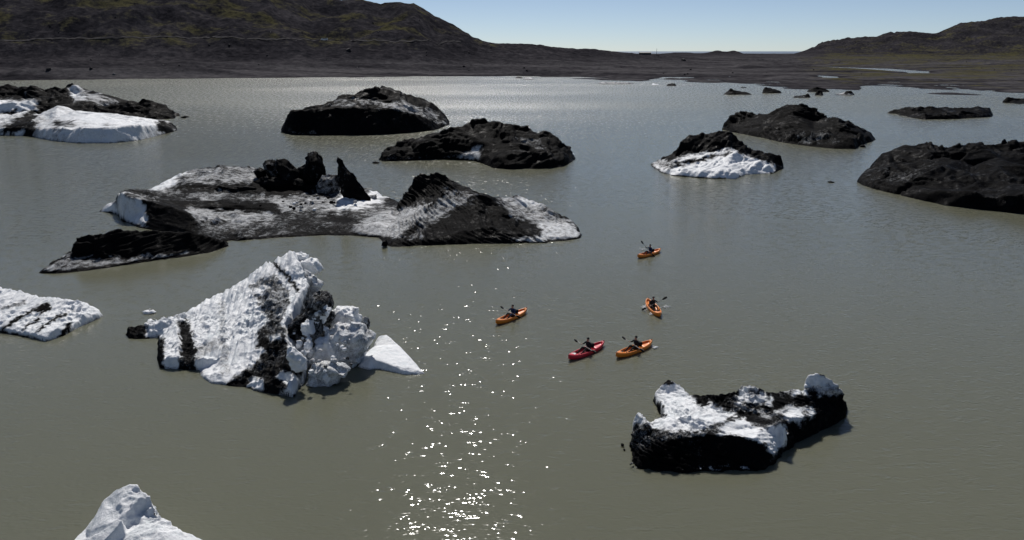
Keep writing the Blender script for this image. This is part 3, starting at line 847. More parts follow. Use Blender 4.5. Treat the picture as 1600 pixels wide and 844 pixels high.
berg_field("ice_ridge", [(598, 383), (612, 388), (660, 385), (740, 382), (800, 381.5), (850, 381), (880, 378), (913, 373), (914, 366), (905, 355), (885, 345), (850, 337), (800, 331), (740, 326), (680, 325), (640, 329), (600, 345), (580, 370)],
    [[(592, 326, 338), (612, 315, 335), (640, 297, 333), (648, 276, 331), (655, 271, 330), (690, 271, 330), (703, 278, 330), (722, 291, 331), (748, 300, 333), (772, 308, 336), (800, 308, 338), (815, 307, 339), (836, 314, 341), (857, 324, 345), (880, 339, 350), (902, 353, 357)],
     [(698, 297, 349), (682, 312, 354), (668, 332, 360), (640, 357, 372), (610, 379, 383.5)],
     [(698, 297, 349), (730, 302, 351), (760, 305, 352), (780, 322, 355), (790, 342, 362), (796, 366, 376)],
     [(650, 312, 338), (680, 305, 340), (740, 306, 341), (768, 312, 343)], [(625, 345, 362), (655, 328, 350), (676, 312, 346)],
     [(660, 375, 382), (720, 362, 377), (765, 355, 374)], [(720, 335, 363), (752, 325, 360)],
     [(830, 338, 354), (850, 352, 364), (885, 361, 369)], [(830, 366, 375), (880, 369, 375)]],
    cell=0.10, mat=ICE_MID, base=0.97, rough=0.26, scale=1.6, facet=0.10, macro=0.2, smooth=1, seed=8, crag=(45, 0.14), strata=0.18, bed=(0.35, -0.1), parent=R4, soft=0.3,
    patches=[([(698, 297), (752, 304), (735, 312), (704, 328), (664, 364), (640, 374), (668, 335), (684, 312)], 0.66), ([(556, 350), (600, 328), (650, 322), (678, 318), (660, 342), (622, 372), (600, 372)], 0.58),
             ([(775, 310), (815, 306), (855, 323), (902, 353), (914, 370), (870, 378), (850, 372), (838, 350), (800, 338)], 0.66),
             ([(846, 345), (885, 345), (914, 368), (870, 380), (800, 381), (806, 373), (850, 366)], 0.42), ([(790, 308), (815, 305), (850, 320), (835, 322), (800, 316)], 0.35)])
berg_block = [([(402, 290), (412, 276), (440, 282), (470, 288), (486, 284), (520, 290), (530, 302), (500, 306), (420, 304)], 309, 2.6, 0.96),
    ([(452, 284), (462, 270), (470, 272), (474, 290), (460, 296)], 307, 1.6, 0.96), ([(411, 256), (416, 251), (424, 250), (431, 252), (433, 260), (443, 271), (434, 282), (420, 278)], 304, 2.4, 0.86),
    ([(431, 257), (434, 250), (443, 248), (452, 254), (464, 267), (480, 291), (477, 300), (462, 300), (440, 285)], 307, 2.6, 0.93),
    ([(482, 241), (491, 238), (501, 243), (509, 261), (508, 276), (494, 292), (480, 294), (474, 277), (484, 258)], 307, 2.6, 0.93),
    ([(464, 266), (481, 253), (490, 258), (486, 290), (470, 292)], 306, 1.6, 1.0),
    ([(476, 247), (480, 244), (486, 247), (484, 252), (478, 250)], 307, 0.6, 1.0),
    ([(529, 247), (526, 268), (527, 290), (537, 308), (556, 319), (576, 321), (576, 308), (559, 284), (548, 272), (537, 257)], 321, 1.3, 0.93),
    ([(494, 290), (504, 274), (527, 274), (530, 296), (514, 306), (498, 304)], 313, 2.4, 0.72),
    ([(575, 306), (588, 304), (589, 312), (584, 316), (576, 312)], 316, 0.9, 0.6),
    ([(396, 268), (406, 262), (414, 266), (416, 276), (402, 278)], 304, 1.4, 0.98)]
for k, (ol, by, dp, dt) in enumerate(berg_block):
    hull_block("ice_spire" if k in (4, 7) else "ice_block", ol, by, dp, dt, ICE_MID, 20 + k, 0.025, R4, 6, 0.62, facet=0.035, smooth=0, grow=1.06)
rb = random.Random(3)
for k in range(26):     # rubble below the spires
    px = rb.uniform(405, 560); py = rb.uniform(300, 328); r = rb.uniform(1.5, 4.0)
    ol = [(px + r * math.cos(a) * rb.uniform(0.8, 1.3), py + 0.75 * r * math.sin(a)) for a in np.linspace(0, 6.28, 7)[:-1]]
    hull_block("ice_chunk", ol, py + 14.5 + rb.uniform(-2, 1), r * 0.12, rb.choice([0.1, 0.6, 0.9, 0.95]), ICE_MID, 60 + k, 0.06, R4, 2)

# --- white berg cut by the left edge
tag(berg_field("iceberg", [(-70, 520), (0, 520), (30, 526), (50, 529.5), (72, 535), (100, 525), (130, 509), (155, 498), (163, 492), (150, 485), (100, 484), (50, 481), (0, 478), (-70, 476)],
    [[(-65, 440, 482), (-20, 446, 484), (0, 449, 485), (40, 457, 487), (65, 463, 489), (90, 464, 490), (105, 468, 491), (130, 472, 491.5), (150, 481, 492)],
     [(-65, 505, 517), (0, 509, 518.5), (30, 515, 524), (70, 524, 533), (100, 510, 522), (130, 494, 506), (155, 487, 496)]],
    [(50, 486, 503), (100, 485, 500), (10, 480, 502)],
    cell=0.05, mat=ICE_NEAR, base=0.06, rough=0.26, scale=1.1, facet=0.05, smooth=2, seed=10, soft=0.1, lumps=0.10, flute=((150, 482), (60, 530), 0.55, 0.16),
    patches=[([(59, 478), (76, 472), (80, 482), (62, 490)], 1.1), ([(2, 513), (35, 491), (60, 479), (59, 484), (36, 497), (5, 517)], 1.0), ([(33, 516), (60, 495), (62, 499), (36, 518)], 1.0),
             ([(56, 516), (85, 494), (108, 488), (107, 493), (88, 499), (60, 518)], 1.0), ([(105, 505), (111, 503), (110, 516), (98, 525), (92, 526)], 0.95), ([(0, 480), (40, 470), (42, 474), (0, 486)], 0.6),
             ([(-70, 515), (0, 516), (40, 525), (72, 532), (72, 536), (30, 528), (-70, 522)], 0.8)]),
    "white striped iceberg with one dark stone, cut by the left edge", "iceberg", BG)

# --- tall white berg with its rubble
R6 = berg_root("iceberg", 400, 570, "tall white tilted iceberg streaked with black ash, rubble at its right side")
berg_field("ice_body", [(195, 524), (198, 529.5), (215, 531), (231, 530.5), (247, 529), (245, 545), (243, 562), (246, 575), (262, 577), (290, 578), (306, 579), (314, 592), (328, 600), (355, 603), (383, 608), (424, 616), (460, 622), (471, 604), (480, 580), (500, 556), (514, 525), (512, 498), (496, 478), (465, 470), (420, 472), (375, 478), (330, 488), (296, 500), (265, 510), (235, 509), (210, 514)],
    [[(199, 511, 522), (214, 508, 520), (229, 507, 519), (234, 500, 518), (262, 493, 519), (273, 506, 530), (279, 530, 550), (279, 560, 575)],
     [(203, 520, 527), (230, 519, 527), (250, 522, 534), (249, 540, 556), (249, 562, 573.5)],
     [(281, 508, 522), (289, 535, 549), (290, 568, 576.5)],
     [(291, 490, 506), (297, 482, 503), (313, 472, 498), (324, 467, 496), (346, 458, 493), (383, 434, 490), (415, 409, 487), (425, 410, 487), (440, 400, 488), (455, 390, 490), (464, 394, 487)],
     [(295, 500, 517), (302, 530, 547), (307, 560, 577)],
     [(455, 390, 490), (478, 428, 507), (482, 441, 516), (470, 462, 533), (455, 488, 549), (442, 508, 560), (447, 532, 576), (462, 560, 594), (476, 574, 594)],
     [(498, 462, 497), (497, 486, 514), (478, 508, 538), (458, 524, 557), (463, 548, 575), (482, 570, 582)],
     [(318, 586, 591), (330, 594, 599), (356, 597, 602)], [(424, 600, 614), (455, 604, 620), (467, 590, 604)]],
    [(330, 520, 540), (380, 480, 521), (420, 450, 514), (350, 560, 572), (400, 520, 555), (430, 480, 536), (318, 556, 568), (385, 560, 578), (425, 556, 582), (350, 500, 524)],
    cell=0.042, mat=ICE_NEAR, base=0.10, rough=0.34, scale=1.1, facet=0.06, smooth=2, seed=12, soft=0.10, lumps=0.055, parent=R6, flute=((425, 490), (350, 600), 0.5, 0.24),
    patches=[([(398, 452), (445, 452), (455, 470), (440, 505), (450, 540), (472, 570), (471, 600), (458, 621), (424, 615), (355, 602), (372, 585), (400, 566), (416, 548), (400, 542), (403, 520), (420, 502), (418, 484), (405, 472)], 0.86),
             ([(388, 446), (428, 428), (452, 455), (442, 498), (412, 490), (400, 465)], 0.66),
             ([(300, 545), (340, 530), (344, 545), (310, 560)], 0.5), ([(340, 470), (352, 468), (358, 580), (345, 590), (344, 530)], 0.40),
             ([(384, 603), (396, 594), (412, 592), (412, 610), (392, 608)], 0.05), ([(432, 590), (440, 580), (456, 580), (470, 595), (462, 616), (444, 614), (450, 600)], 0.12),
             ([(277, 502), (293, 500), (300, 520), (306, 545), (306, 578), (278, 578), (283, 535)], 0.88), ([(194, 503), (229, 506), (231, 533), (194, 533)], 0.9), ([(246, 525), (257, 528), (255, 577), (240, 575)], 0.88),
             ([(424, 408), (434, 413), (450, 430), (468, 452), (466, 458), (450, 438), (430, 418)], 0.95), ([(476, 436), (484, 442), (472, 464), (457, 490), (443, 510), (442, 506), (468, 460)], 0.1),
             ([(484, 442), (497, 450), (496, 478), (478, 502), (458, 520), (470, 480)], 0.75), ([(408, 512), (425, 508), (446, 512), (447, 526), (410, 530)], 0.82), ([(420, 528), (436, 522), (438, 528), (424, 533)], 0.1),
             ([(395, 452), (406, 446), (420, 448), (412, 458), (398, 460)], 0.1)])
for k, (ol, by, dp, dt, sb) in enumerate([
    ([(514, 520), (527, 507), (566, 510), (582, 524), (578, 540), (556, 572), (536, 574), (524, 548)], 566, 1.7, 0.38, 7),
    ([(486, 558), (498, 531), (513, 523), (530, 540), (534, 572), (489, 574)], 572, 1.3, 0.2, 6),
    ([(517, 488), (524, 483), (530, 481), (558, 483), (564, 499), (558, 514), (519, 512)], 538, 1.4, 0.10, 6),
    ([(561, 496), (575, 496), (578, 510), (568, 516), (562, 512)], 534, 0.6, 0.66, 4),
    ([(452, 507), (470, 498), (480, 490), (497, 457), (509, 459), (519, 478), (517, 510), (500, 535), (460, 535)], 552, 2.2, 0.78, 7),
    ([(486, 490), (496, 482), (508, 475), (518, 484), (510, 498), (498, 506)], 559, 0.8, 0.05, 5),
    ([(472, 505), (480, 500), (487, 501), (493, 518), (482, 521), (474, 517)], 566, 0.8, 0.05, 5),
    ([(481, 600), (484, 580), (490, 571), (506, 567), (533, 570), (544, 579), (540, 590), (513, 603)], 598, 1.1, 0.42, 6),
    ([(448, 548), (456, 541), (468, 551), (479, 564), (478, 577), (464, 580), (450, 563)], 604, 0.7, 0.04, 5),
    ([(462, 395), (470, 394), (481, 399), (482, 403), (470, 406)], 486, 0.7, 0.05, 4),
    ([(470, 404), (486, 403), (496, 407), (503, 421), (495, 427), (478, 420)], 488, 1.0, 0.08, 5),
    ([(476, 421), (489, 430), (504, 444), (501, 452), (489, 458), (480, 442)], 506, 1.0, 0.38, 5),
    ([(463, 533), (468, 531), (473, 535), (471, 542), (464, 542)], 578, 0.35, 0.2, 3), ([(475, 535), (482, 531), (489, 536), (487, 546), (477, 546)], 578, 0.5, 0.05, 4),
    ([(470, 549), (476, 546), (480, 551), (476, 556), (471, 555)], 586, 0.35, 0.15, 3), ([(480, 548), (486, 545), (490, 550), (486, 556), (481, 555)], 584, 0.35, 0.3, 3),
    ([(504, 582), (512, 580), (518, 588), (514, 597), (506, 595)], 603, 0.5, 0.05, 4), ([(452, 508), (466, 502), (472, 510), (468, 526), (456, 526)], 562, 0.8, 0.86, 5),
    ([(268, 500), (272, 493), (287, 489), (291, 494), (284, 501)], 512, 0.7, 0.35, 4)]):
    hull_block("ice_block", ol, by, dp, dt, ICE_NEAR, 120 + k, 0.055, R6, sb, 0.8, sink=0.1, facet=0.07, smooth=0, grow=1.03)
rb = random.Random(21)
for k in range(34):     # crumbled ice between the blocks
    py = rb.uniform(498, 582); px = rb.uniform(455 + max(0, py - 520) * 0.35, 520 + max(0, py - 500) * 0.55); r = rb.uniform(2.0, 5.5)
    ol = [(px + r * math.cos(a) * rb.uniform(0.8, 1.3), py + 0.8 * r * math.sin(a) * rb.uniform(0.8, 1.2)) for a in np.linspace(0, 6.28, 8)[:-1]]
    hull_block("ice_chunk", ol, 556 + (py - 505) / 65 * 46, r * 0.055, rb.choice([0.05, 0.1, 0.3, 0.5, 0.75]), ICE_NEAR, 700 + k, 0.05, R6, 2, facet=0.05)
berg_field("ice_tail", [(556, 574), (562, 556), (580, 541), (592, 531), (606, 529), (625, 541), (645, 560), (666, 584), (655, 587), (630, 586), (590, 577), (575, 579)],
    [[(590, 524, 534), (604, 521, 532), (622, 538, 546), (642, 558, 564), (662, 580, 583.5)], [(566, 562, 570), (580, 560, 573), (600, 566, 576), (630, 577, 584), (655, 583, 585.5)]],
    [(600, 545, 556), (630, 562, 570)], cell=0.04, mat=ICE_NEAR, base=0.02, rough=0.10, scale=0.9, facet=0.0, smooth=3, seed=14, soft=0.1, parent=R6,
    patches=[([(634, 560), (642, 558), (646, 563), (636, 566)], 0.3)])

# --- black and white berg at lower right
tag(berg_field("iceberg", [(985, 692), (984, 706), (987, 716), (986, 727), (996, 733), (1008, 734), (1020, 739), (1050, 738), (1072, 740.5), (1100, 737), (1130, 739.5), (1150, 737), (1172, 739), (1195, 735), (1204, 728), (1211, 724), (1222, 711), (1245, 693), (1275, 678), (1305, 664), (1324, 651), (1327, 636), (1318, 626), (1290, 626), (1250, 630), (1200, 634), (1150, 636), (1100, 636), (1084, 633), (1060, 622), (1040, 619), (1021, 625), (1029, 645), (1035, 660), (1018, 670), (1005, 668), (988, 672)],
    [[(1022, 612, 629), (1026, 608, 627), (1043, 590, 625), (1065, 602, 628), (1080, 618, 638), (1110, 617, 643), (1131, 613, 644), (1150, 619, 645), (1158, 604, 644), (1178, 601, 644), (1194, 613, 646), (1214, 613, 647), (1232, 612, 648), (1238, 606, 648), (1254, 608, 648), (1262, 586, 648), (1276, 582, 648), (1300, 594, 649), (1318, 608, 650)],
     [(1022, 612, 629), (1035, 630, 651), (1040, 646, 667), (1016, 660, 683), (1006, 658, 686)], [(986, 646, 682), (996, 643, 681), (1010, 658, 693)],
     [(991, 706, 717), (1004, 704, 719), (1020, 696, 719), (1036, 694, 721), (1050, 686, 718), (1080, 680, 718), (1130, 678, 718), (1180, 684, 720), (1196, 694, 722), (1201, 712, 726)],
     [(992, 672, 699), (1020, 672, 702), (1060, 675, 710), (1120, 671, 709)],
     [(996, 722, 730), (1050, 723, 732), (1100, 721, 732), (1160, 722, 732)],
     [(1160, 664, 695), (1190, 668, 700), (1220, 660, 702), (1230, 674, 706), (1229, 692, 716), (1210, 704, 723)],
     [(1234, 650, 684), (1254, 652, 684), (1272, 650, 676), (1300, 641, 664), (1318, 632, 651)]],
    [(1110, 635, 664), (1150, 645, 673), (1190, 652, 684), (1215, 645, 676), (1240, 632, 662), (1280, 618, 655), (1300, 620, 655), (1060, 636, 664), (1080, 655, 692), (1250, 668, 685)],
    cell=0.038, mat=ICE_NEAR, base=0.93, rough=0.36, scale=0.85, facet=0.10, smooth=2, seed=15, crag=(70, 0.14), strata=0.09, bed=(0.2, 0.2), soft=0.10, lumps=0.07,
    patches=[([(1020, 612), (1036, 603), (1054, 597), (1075, 614), (1096, 640), (1110, 629), (1130, 640), (1150, 646), (1148, 652), (1116, 664), (1100, 674), (1060, 674), (1022, 668), (1014, 661), (1040, 650), (1037, 636), (1022, 619)], 0.05),
             ([(1116, 668), (1150, 654), (1164, 656), (1180, 668), (1198, 672), (1222, 662), (1230, 674), (1230, 692), (1212, 706), (1204, 704), (1196, 692), (1160, 682), (1124, 676)], 0.05),
             ([(1112, 666), (1150, 650), (1152, 653), (1118, 670)], 0.9),
             ([(985, 645), (998, 643), (1010, 658), (1000, 662), (987, 660)], 0.12), ([(1157, 606), (1172, 603), (1194, 612), (1196, 624), (1190, 632), (1164, 628), (1150, 634)], 0.22), ([(1170, 608), (1184, 610), (1182, 622), (1172, 622)], 0.7),
             ([(1256, 606), (1262, 585), (1276, 582), (1300, 594), (1318, 608), (1300, 612), (1266, 604)], 0.08), ([(1270, 604), (1302, 600), (1318, 610), (1310, 618), (1280, 616)], 0.45), ([(1232, 612), (1256, 607), (1262, 616), (1240, 618)], 0.15),
             ([(1196, 626), (1206, 622), (1206, 632), (1196, 634)], 0.15), ([(1222, 648), (1240, 636), (1254, 636), (1256, 650), (1248, 664), (1230, 656)], 0.15), ([(1256, 636), (1268, 636), (1273, 646), (1268, 654), (1260, 644)], 0.15),
             ([(1154, 634), (1200, 644), (1216, 650), (1200, 652), (1160, 640)], 0.55), ([(1210, 642), (1236, 634), (1236, 640), (1214, 648)], 0.35),
             ([(1030, 676), (1110, 672), (1100, 680), (1060, 686), (1034, 688)], 0.76), ([(985, 668), (1030, 676), (1032, 690), (1000, 700), (986, 700)], 0.86),
             ([(1030, 692), (1080, 682), (1130, 680), (1180, 686), (1198, 698), (1204, 716), (1196, 728), (1040, 728), (1020, 712)], 0.99), ([(1112, 730), (1126, 732), (1126, 737), (1112, 735)], 0.1), ([(1160, 731), (1172, 731), (1172, 736), (1160, 736)], 0.15)]),
    "black gravel iceberg with white snow caps, right of the kayaks in the foreground", "iceberg", BG)
STONE = plain("dark_stone", (0.02, 0.02, 0.022), 0.7, 0.3, 0.4, 8.0)
rb = random.Random(8)
for k in range(24):     # stones that fringe the lower right berg
    px = 985 + rb.random() ** 2 * 190; by = 712 + rb.uniform(0, 23) + (8 if px > 1010 else 0)
    if by > 739: by = 738
    r = rb.uniform(0.8, 2.4)
    ol = [(px + r * math.cos(a) * rb.uniform(0.8, 1.3), by - 3 - rb.uniform(0, 2) + 0.8 * r * math.sin(a)) for a in np.linspace(0, 6.28, 7)[:-1]]
    o = hull_block("stone", ol, by, r * 0.06, rb.choice([0.9, 0.75, 0.98, 0.98, 0.3]), ICE_NEAR, 300 + k, 0.05, None, 1)
    tag(o, "small stone lying on the gravel foot of the foreground black and white iceberg", "stone", "stones at the foot of the foreground berg")
for k, (px, by, r, lab) in enumerate([(972.5, 697, 2.8, "larger dark stone in the water left of the foreground black berg"), (975.5, 704, 1.9, "smaller dark stone in the water left of the foreground black berg")]):
    ol = [(px + r * math.cos(a), by - r * 0.6 + 0.8 * r * math.sin(a)) for a in np.linspace(0, 6.28, 8)[:-1]]
    tag(hull_block("stone", ol, by, r * 0.06, 0.95, ICE_NEAR, 350 + k, 0.06, None, 2), lab, "stone")

# --- white berg at the bottom edge
R8 = berg_root("iceberg", 220, 880, "clean white iceberg with a leaning slab on top, cut by the bottom edge")
berg_field("ice_body", [(85, 905), (105, 872), (130, 853), (160, 838), (190, 830), (215, 828), (240, 836), (262, 848), (290, 862), (320, 876), (350, 892), (368, 920), (368, 965), (85, 965)],
    [[(133, 826, 868), (146, 808, 860), (164, 780, 851), (182, 763, 845), (204, 756, 843), (218, 758, 845), (224, 768, 851), (218, 782, 860), (192, 808, 876), (168, 820, 884), (142, 831, 884)],
     [(227, 800, 860), (219, 802, 864), (198, 825, 880), (172, 842, 889), (140, 846, 886)],
     [(228, 771, 851), (233, 772, 852), (240, 787, 858), (251, 802, 865), (255, 808, 868), (276, 822, 876), (282, 828, 879), (300, 834, 884), (326, 846, 893)],
     [(110, 850, 890), (150, 835, 896), (184, 811, 887), (191, 812, 888), (178, 830, 899), (150, 858, 912), (118, 880, 920)],
     [(196, 836, 892), (178, 856, 903), (160, 878, 914)], [(250, 830, 892), (290, 856, 906)], [(120, 925, 950), (220, 905, 945), (320, 915, 945)]],
    cell=0.034, mat=ICE_NEAR, base=0.0, rough=0.26, scale=0.9, facet=0.08, smooth=1, seed=18, soft=0.1, parent=R8, lumps=0.045)

# --- right half
tag(berg_field("iceberg", [(1013, 257), (1025, 268), (1050, 275.5), (1110, 280), (1152, 280), (1165, 274), (1209, 272), (1226, 264), (1222, 257), (1190, 250), (1130, 247), (1080, 248), (1040, 253)],
    [[(1020, 257, 260), (1045, 248, 259), (1062, 240, 259), (1065, 219, 258), (1076, 210, 257), (1091, 215, 257), (1097, 208, 256), (1104, 216, 256), (1111, 206, 256), (1130, 204, 256), (1140, 204, 256), (1150, 213, 256), (1163, 230, 258), (1182, 237, 260), (1205, 241, 261), (1219, 242, 261)],
     [(1064, 245, 263), (1100, 240, 263), (1140, 233, 263), (1170, 244, 266), (1207, 256, 267)], [(1048, 263, 272.5), (1100, 267, 277), (1140, 264, 277), (1151, 271, 278), (1165, 262, 271), (1204, 262, 269.5)]],
    cell=0.16, mat=ICE_MID, base=1.0, rough=0.5, scale=2.0, facet=0.2, smooth=2, seed=19, crag=(45, 0.14), strata=0.12, bed=(0.1, -0.2), soft=0.3, flute=((1170, 250), (1060, 272), 1.6, 0.35),
    patches=[([(1012, 256), (1060, 248), (1080, 241), (1140, 232), (1170, 245), (1208, 257), (1208, 273), (1165, 274), (1150, 281), (1040, 273)], 0.06), ([(1030, 259), (1100, 245), (1142, 236), (1142, 241), (1100, 251), (1056, 262), (1036, 263)], 0.92),
             ([(1012, 255), (1040, 252), (1060, 250), (1040, 262)], 0.6)]),
    "small iceberg with a bright white front and jagged black back", "iceberg", BG)
tag(berg_field("iceberg", [(1128, 203), (1160, 210), (1185, 215), (1220, 223), (1260, 229), (1300, 233), (1338, 234), (1346, 227), (1372, 219), (1365, 211), (1320, 203), (1250, 198), (1180, 196), (1135, 197)],
    [[(1130, 191, 202), (1150, 177, 202), (1161, 174, 202), (1185, 179, 204), (1200, 177, 205), (1222, 167, 206), (1236, 162, 206), (1256, 162, 207), (1272, 169, 208), (1290, 181, 210), (1300, 186, 211), (1311, 184, 212), (1328, 192, 213), (1345, 203, 215), (1366, 213, 216)],
     [(1150, 202, 207.5), (1190, 206, 214), (1225, 208, 220), (1260, 204, 225), (1300, 211, 229), (1335, 216, 231), (1346, 214, 225)]],
    cell=0.24, mat=ICE_FAR, base=0.95, rough=0.7, scale=2.8, facet=0.3, macro=0.3, smooth=1, seed=20, crag=(80, 0.22), strata=0.3, bed=(0.25, -0.1), soft=0.5,
    patches=[([(1240, 208), (1280, 202), (1300, 215), (1320, 230), (1260, 227)], 0.84)]),
    "black pyramid shaped iceberg behind the white fronted one", "iceberg", BG)
tag(berg_field("iceberg", [(1337, 284), (1345, 289), (1365, 296), (1400, 304), (1450, 316), (1470, 321), (1530, 328), (1600, 335), (1680, 342), (1680, 262), (1600, 258), (1500, 255), (1400, 259), (1350, 271)],
    [[(1343, 273, 278), (1368, 255, 275), (1380, 238, 273), (1420, 226, 272), (1440, 223, 272), (1460, 228, 272), (1482, 230, 273), (1516, 223, 272), (1542, 227, 273), (1570, 222, 273), (1600, 221, 273), (1680, 226, 275)],
     [(1341, 277, 284), (1366, 287, 295), (1400, 295, 303), (1440, 274, 301), (1470, 260, 297), (1520, 272, 302), (1560, 258, 300), (1620, 262, 300)], [(1390, 256, 281), (1450, 250, 284), (1500, 250, 286), (1560, 246, 286), (1620, 246, 286)],
     [(1450, 298, 314), (1520, 298, 324), (1560, 308, 328), (1620, 300, 335)]],
    cell=0.17, mat=ICE_MID, base=1.06, rough=0.5, scale=2.6, facet=0.2, macro=0.4, smooth=1, seed=22, crag=(110, 0.22), strata=0.27, bed=(-0.15, -0.15), soft=0.5,
    patches=[([(1337, 274), (1370, 258), (1400, 250), (1440, 248), (1472, 260), (1430, 283), (1404, 301), (1365, 294), (1338, 284)], 0.88), ([(1530, 250), (1600, 246), (1600, 252), (1540, 256)], 0.86), ([(1500, 268), (1560, 272), (1600, 285), (1590, 292), (1520, 280)], 0.9)]),
    "broad black iceberg cut by the right edge, with a smooth grey left slope", "iceberg", BG)
tag(berg_field("iceberg", [(1383, 177), (1420, 184), (1445, 187.5), (1500, 186.5), (1552, 183), (1553, 177), (1500, 174), (1420, 173.5), (1390, 174.5)],
    [[(1390, 173.5, 177), (1405, 171, 178), (1420, 168, 179), (1440, 171, 180), (1450, 166, 180), (1457, 165, 180), (1470, 171, 180), (1500, 170, 180), (1530, 167, 179.5), (1548, 168, 179.5), (1551, 175, 179.5)], [(1445, 178, 186), (1500, 179, 185.3), (1545, 176, 182)]],
    cell=0.3, mat=ICE_FAR, base=0.95, rough=0.7, scale=2.8, facet=0.4, smooth=1, seed=24, crag=(50, 0.25), strata=0.21, bed=(0.1, 0), soft=0.5),
    "long low black iceberg floating alone near the right shore", "iceberg", BG)
tag(berg_field("iceberg", [(1565, 161), (1580, 163.5), (1640, 164.5), (1640, 158), (1600, 157), (1568, 158)],
    [[(1568, 155, 160), (1573, 152, 160), (1600, 154, 160), (1630, 153, 160)]], cell=0.35, mat=ICE_FAR, base=0.97, rough=0.5, scale=2.5, facet=0.3, smooth=1, seed=25),
    "small rounded black iceberg at the right edge below the shore", "iceberg", BG)

# --- small far bergs
def small(x0, x1, by, top, base, seed, label, patches=(), d=1.6, cell=0.35):
    xm = (x0 + x1) / 2
    ol = [(x0, by - 0.2), (x0 + 0.2 * (x1 - x0), by), (x1 - 0.2 * (x1 - x0), by), (x1, by - 0.3), (x1 - 0.1 * (x1 - x0), by - d), (x0 + 0.1 * (x1 - x0), by - d)]
    o = berg_field("iceberg", ol, [[(x, y, by - d * 0.5) for x, y in top]], cell=cell, mat=ICE_FAR, base=base, rough=0.4, scale=1.8, facet=0.3, smooth=1, seed=seed, patches=patches, soft=0.4, crag=(14, 0.25))
    tag(o, label, "iceberg", "small ice floes near the far shore")
small(1128, 1177, 148.3, [(1131, 146), (1138, 142.5), (1140.5, 136.5), (1146, 140), (1155, 141.5), (1165, 143), (1174, 147)], 0.92, 31, "small dark iceberg with a pointed left peak near the far shore")
small(1190, 1223, 146, [(1192, 138), (1196, 136), (1204, 137), (1212, 140), (1221, 143)], 0.93, 32, "small dark iceberg sloping to the right, second in the row near the shore")
small(1238, 1267, 153, [(1241, 150.5), (1250, 149), (1258, 148), (1263, 145.5), (1266, 148)], 0.88, 33, "small dark iceberg nearest the camera of the far shore cluster")
small(1259, 1297, 144, [(1262, 141), (1270, 137), (1276, 135.5), (1284, 137), (1290, 139), (1296, 142)], 0.98, 34, "flat black iceberg touching the far spit, longest of its cluster")
small(1273, 1287, 149.5, [(1275, 142), (1280, 140.5), (1285, 142)], 0.98, 35, "squat black ice block between two flatter floes of the far cluster")
small(1303, 1336, 149, [(1306, 147.5), (1318, 147), (1321, 142), (1330, 141.5), (1334, 145)], 0.5, 36, "pale flat floe carrying a black lump, right end of the far cluster", [([(1319, 147), (1321, 141), (1335, 141), (1335, 146)], 1.0)])
small(1156, 1168, 137.6, [(1158, 136), (1166, 136.4)], 0.98, 37, "tiny flat black floe behind the pointed small iceberg", d=1.0)
small(1428, 1436, 161, [(1430, 160), (1434, 160)], 0.98, 38, "tiny black floe low in the open water at right", d=0.6, cell=0.2)
small(817, 836, 124.6, [(820, 121), (826, 120), (833, 122.5)], 0.6, 39, "small grey iceberg farthest out in front of the left shore")
small(804, 818, 122.6, [(806, 121), (816, 121.3)], 0.98, 40, "tiny flat dark floe left of the farthest grey iceberg", d=0.9)
small(934, 992, 131.6, [(936, 128.5), (950, 129), (980, 128.7), (990, 130)], 0.62, 41, "long flat white topped floe near the far spit")
small(1017, 1031, 132.8, [(1020, 131), (1028, 131.3)], 0.15, 42, "tiny white floe near the far spit", d=1.0)
small(1041, 1058, 134.6, [(1043, 132), (1050, 129.6), (1054, 130.6), (1057, 133)], 0.9, 43, "tiny dark peaked iceberg right of the tiny white floe")
small(1062, 1088, 134, [(1065, 133), (1085, 133)], 0.4, 44, "thin pale floe lying flat beside the tiny peaked iceberg", d=0.9)
def chip(pts, by, dp, dirt, seed, label, mat=ICE_NEAR):
    tag(hull_block("ice_chip", pts, by, dp, dirt, mat, seed, 0.08, None, 3), label, "ice", "loose ice chips on the water")
chip([(222, 487), (228, 485), (240, 485), (245, 488), (238, 490.5), (226, 490)], 489, 0.5, 0.15, 500, "small white ice chip floating left of the tall white iceberg")
chip([(1293, 284), (1300, 283), (1304, 285), (1298, 286)], 285, 0.8, 0.9, 501, "small dark chip floating left of the broad right edge iceberg", ICE_MID)
chip([(581, 254), (586, 252.5), (594, 254), (588, 255.5)], 255, 0.9, 0.95, 502, "small black chip at the left tip of the two humped iceberg", ICE_MID)
chip([(596, 384), (598, 376), (603, 374), (606, 380), (604, 386)], 385, 0.8, 0.98, 503, "black ice chip at the front corner of the sprawling grey iceberg", ICE_MID)
chip([(1343, 228), (1350, 226), (1353, 229), (1346, 231)], 230, 0.9, 0.95, 504, "small black chip at the right foot of the pyramid shaped iceberg", ICE_MID)
chip([(281, 183), (290, 181), (296, 183), (286, 185)], 184.5, 1.2, 0.95, 505, "small black chip beyond the right tip of the left edge icebergs", ICE_FAR)
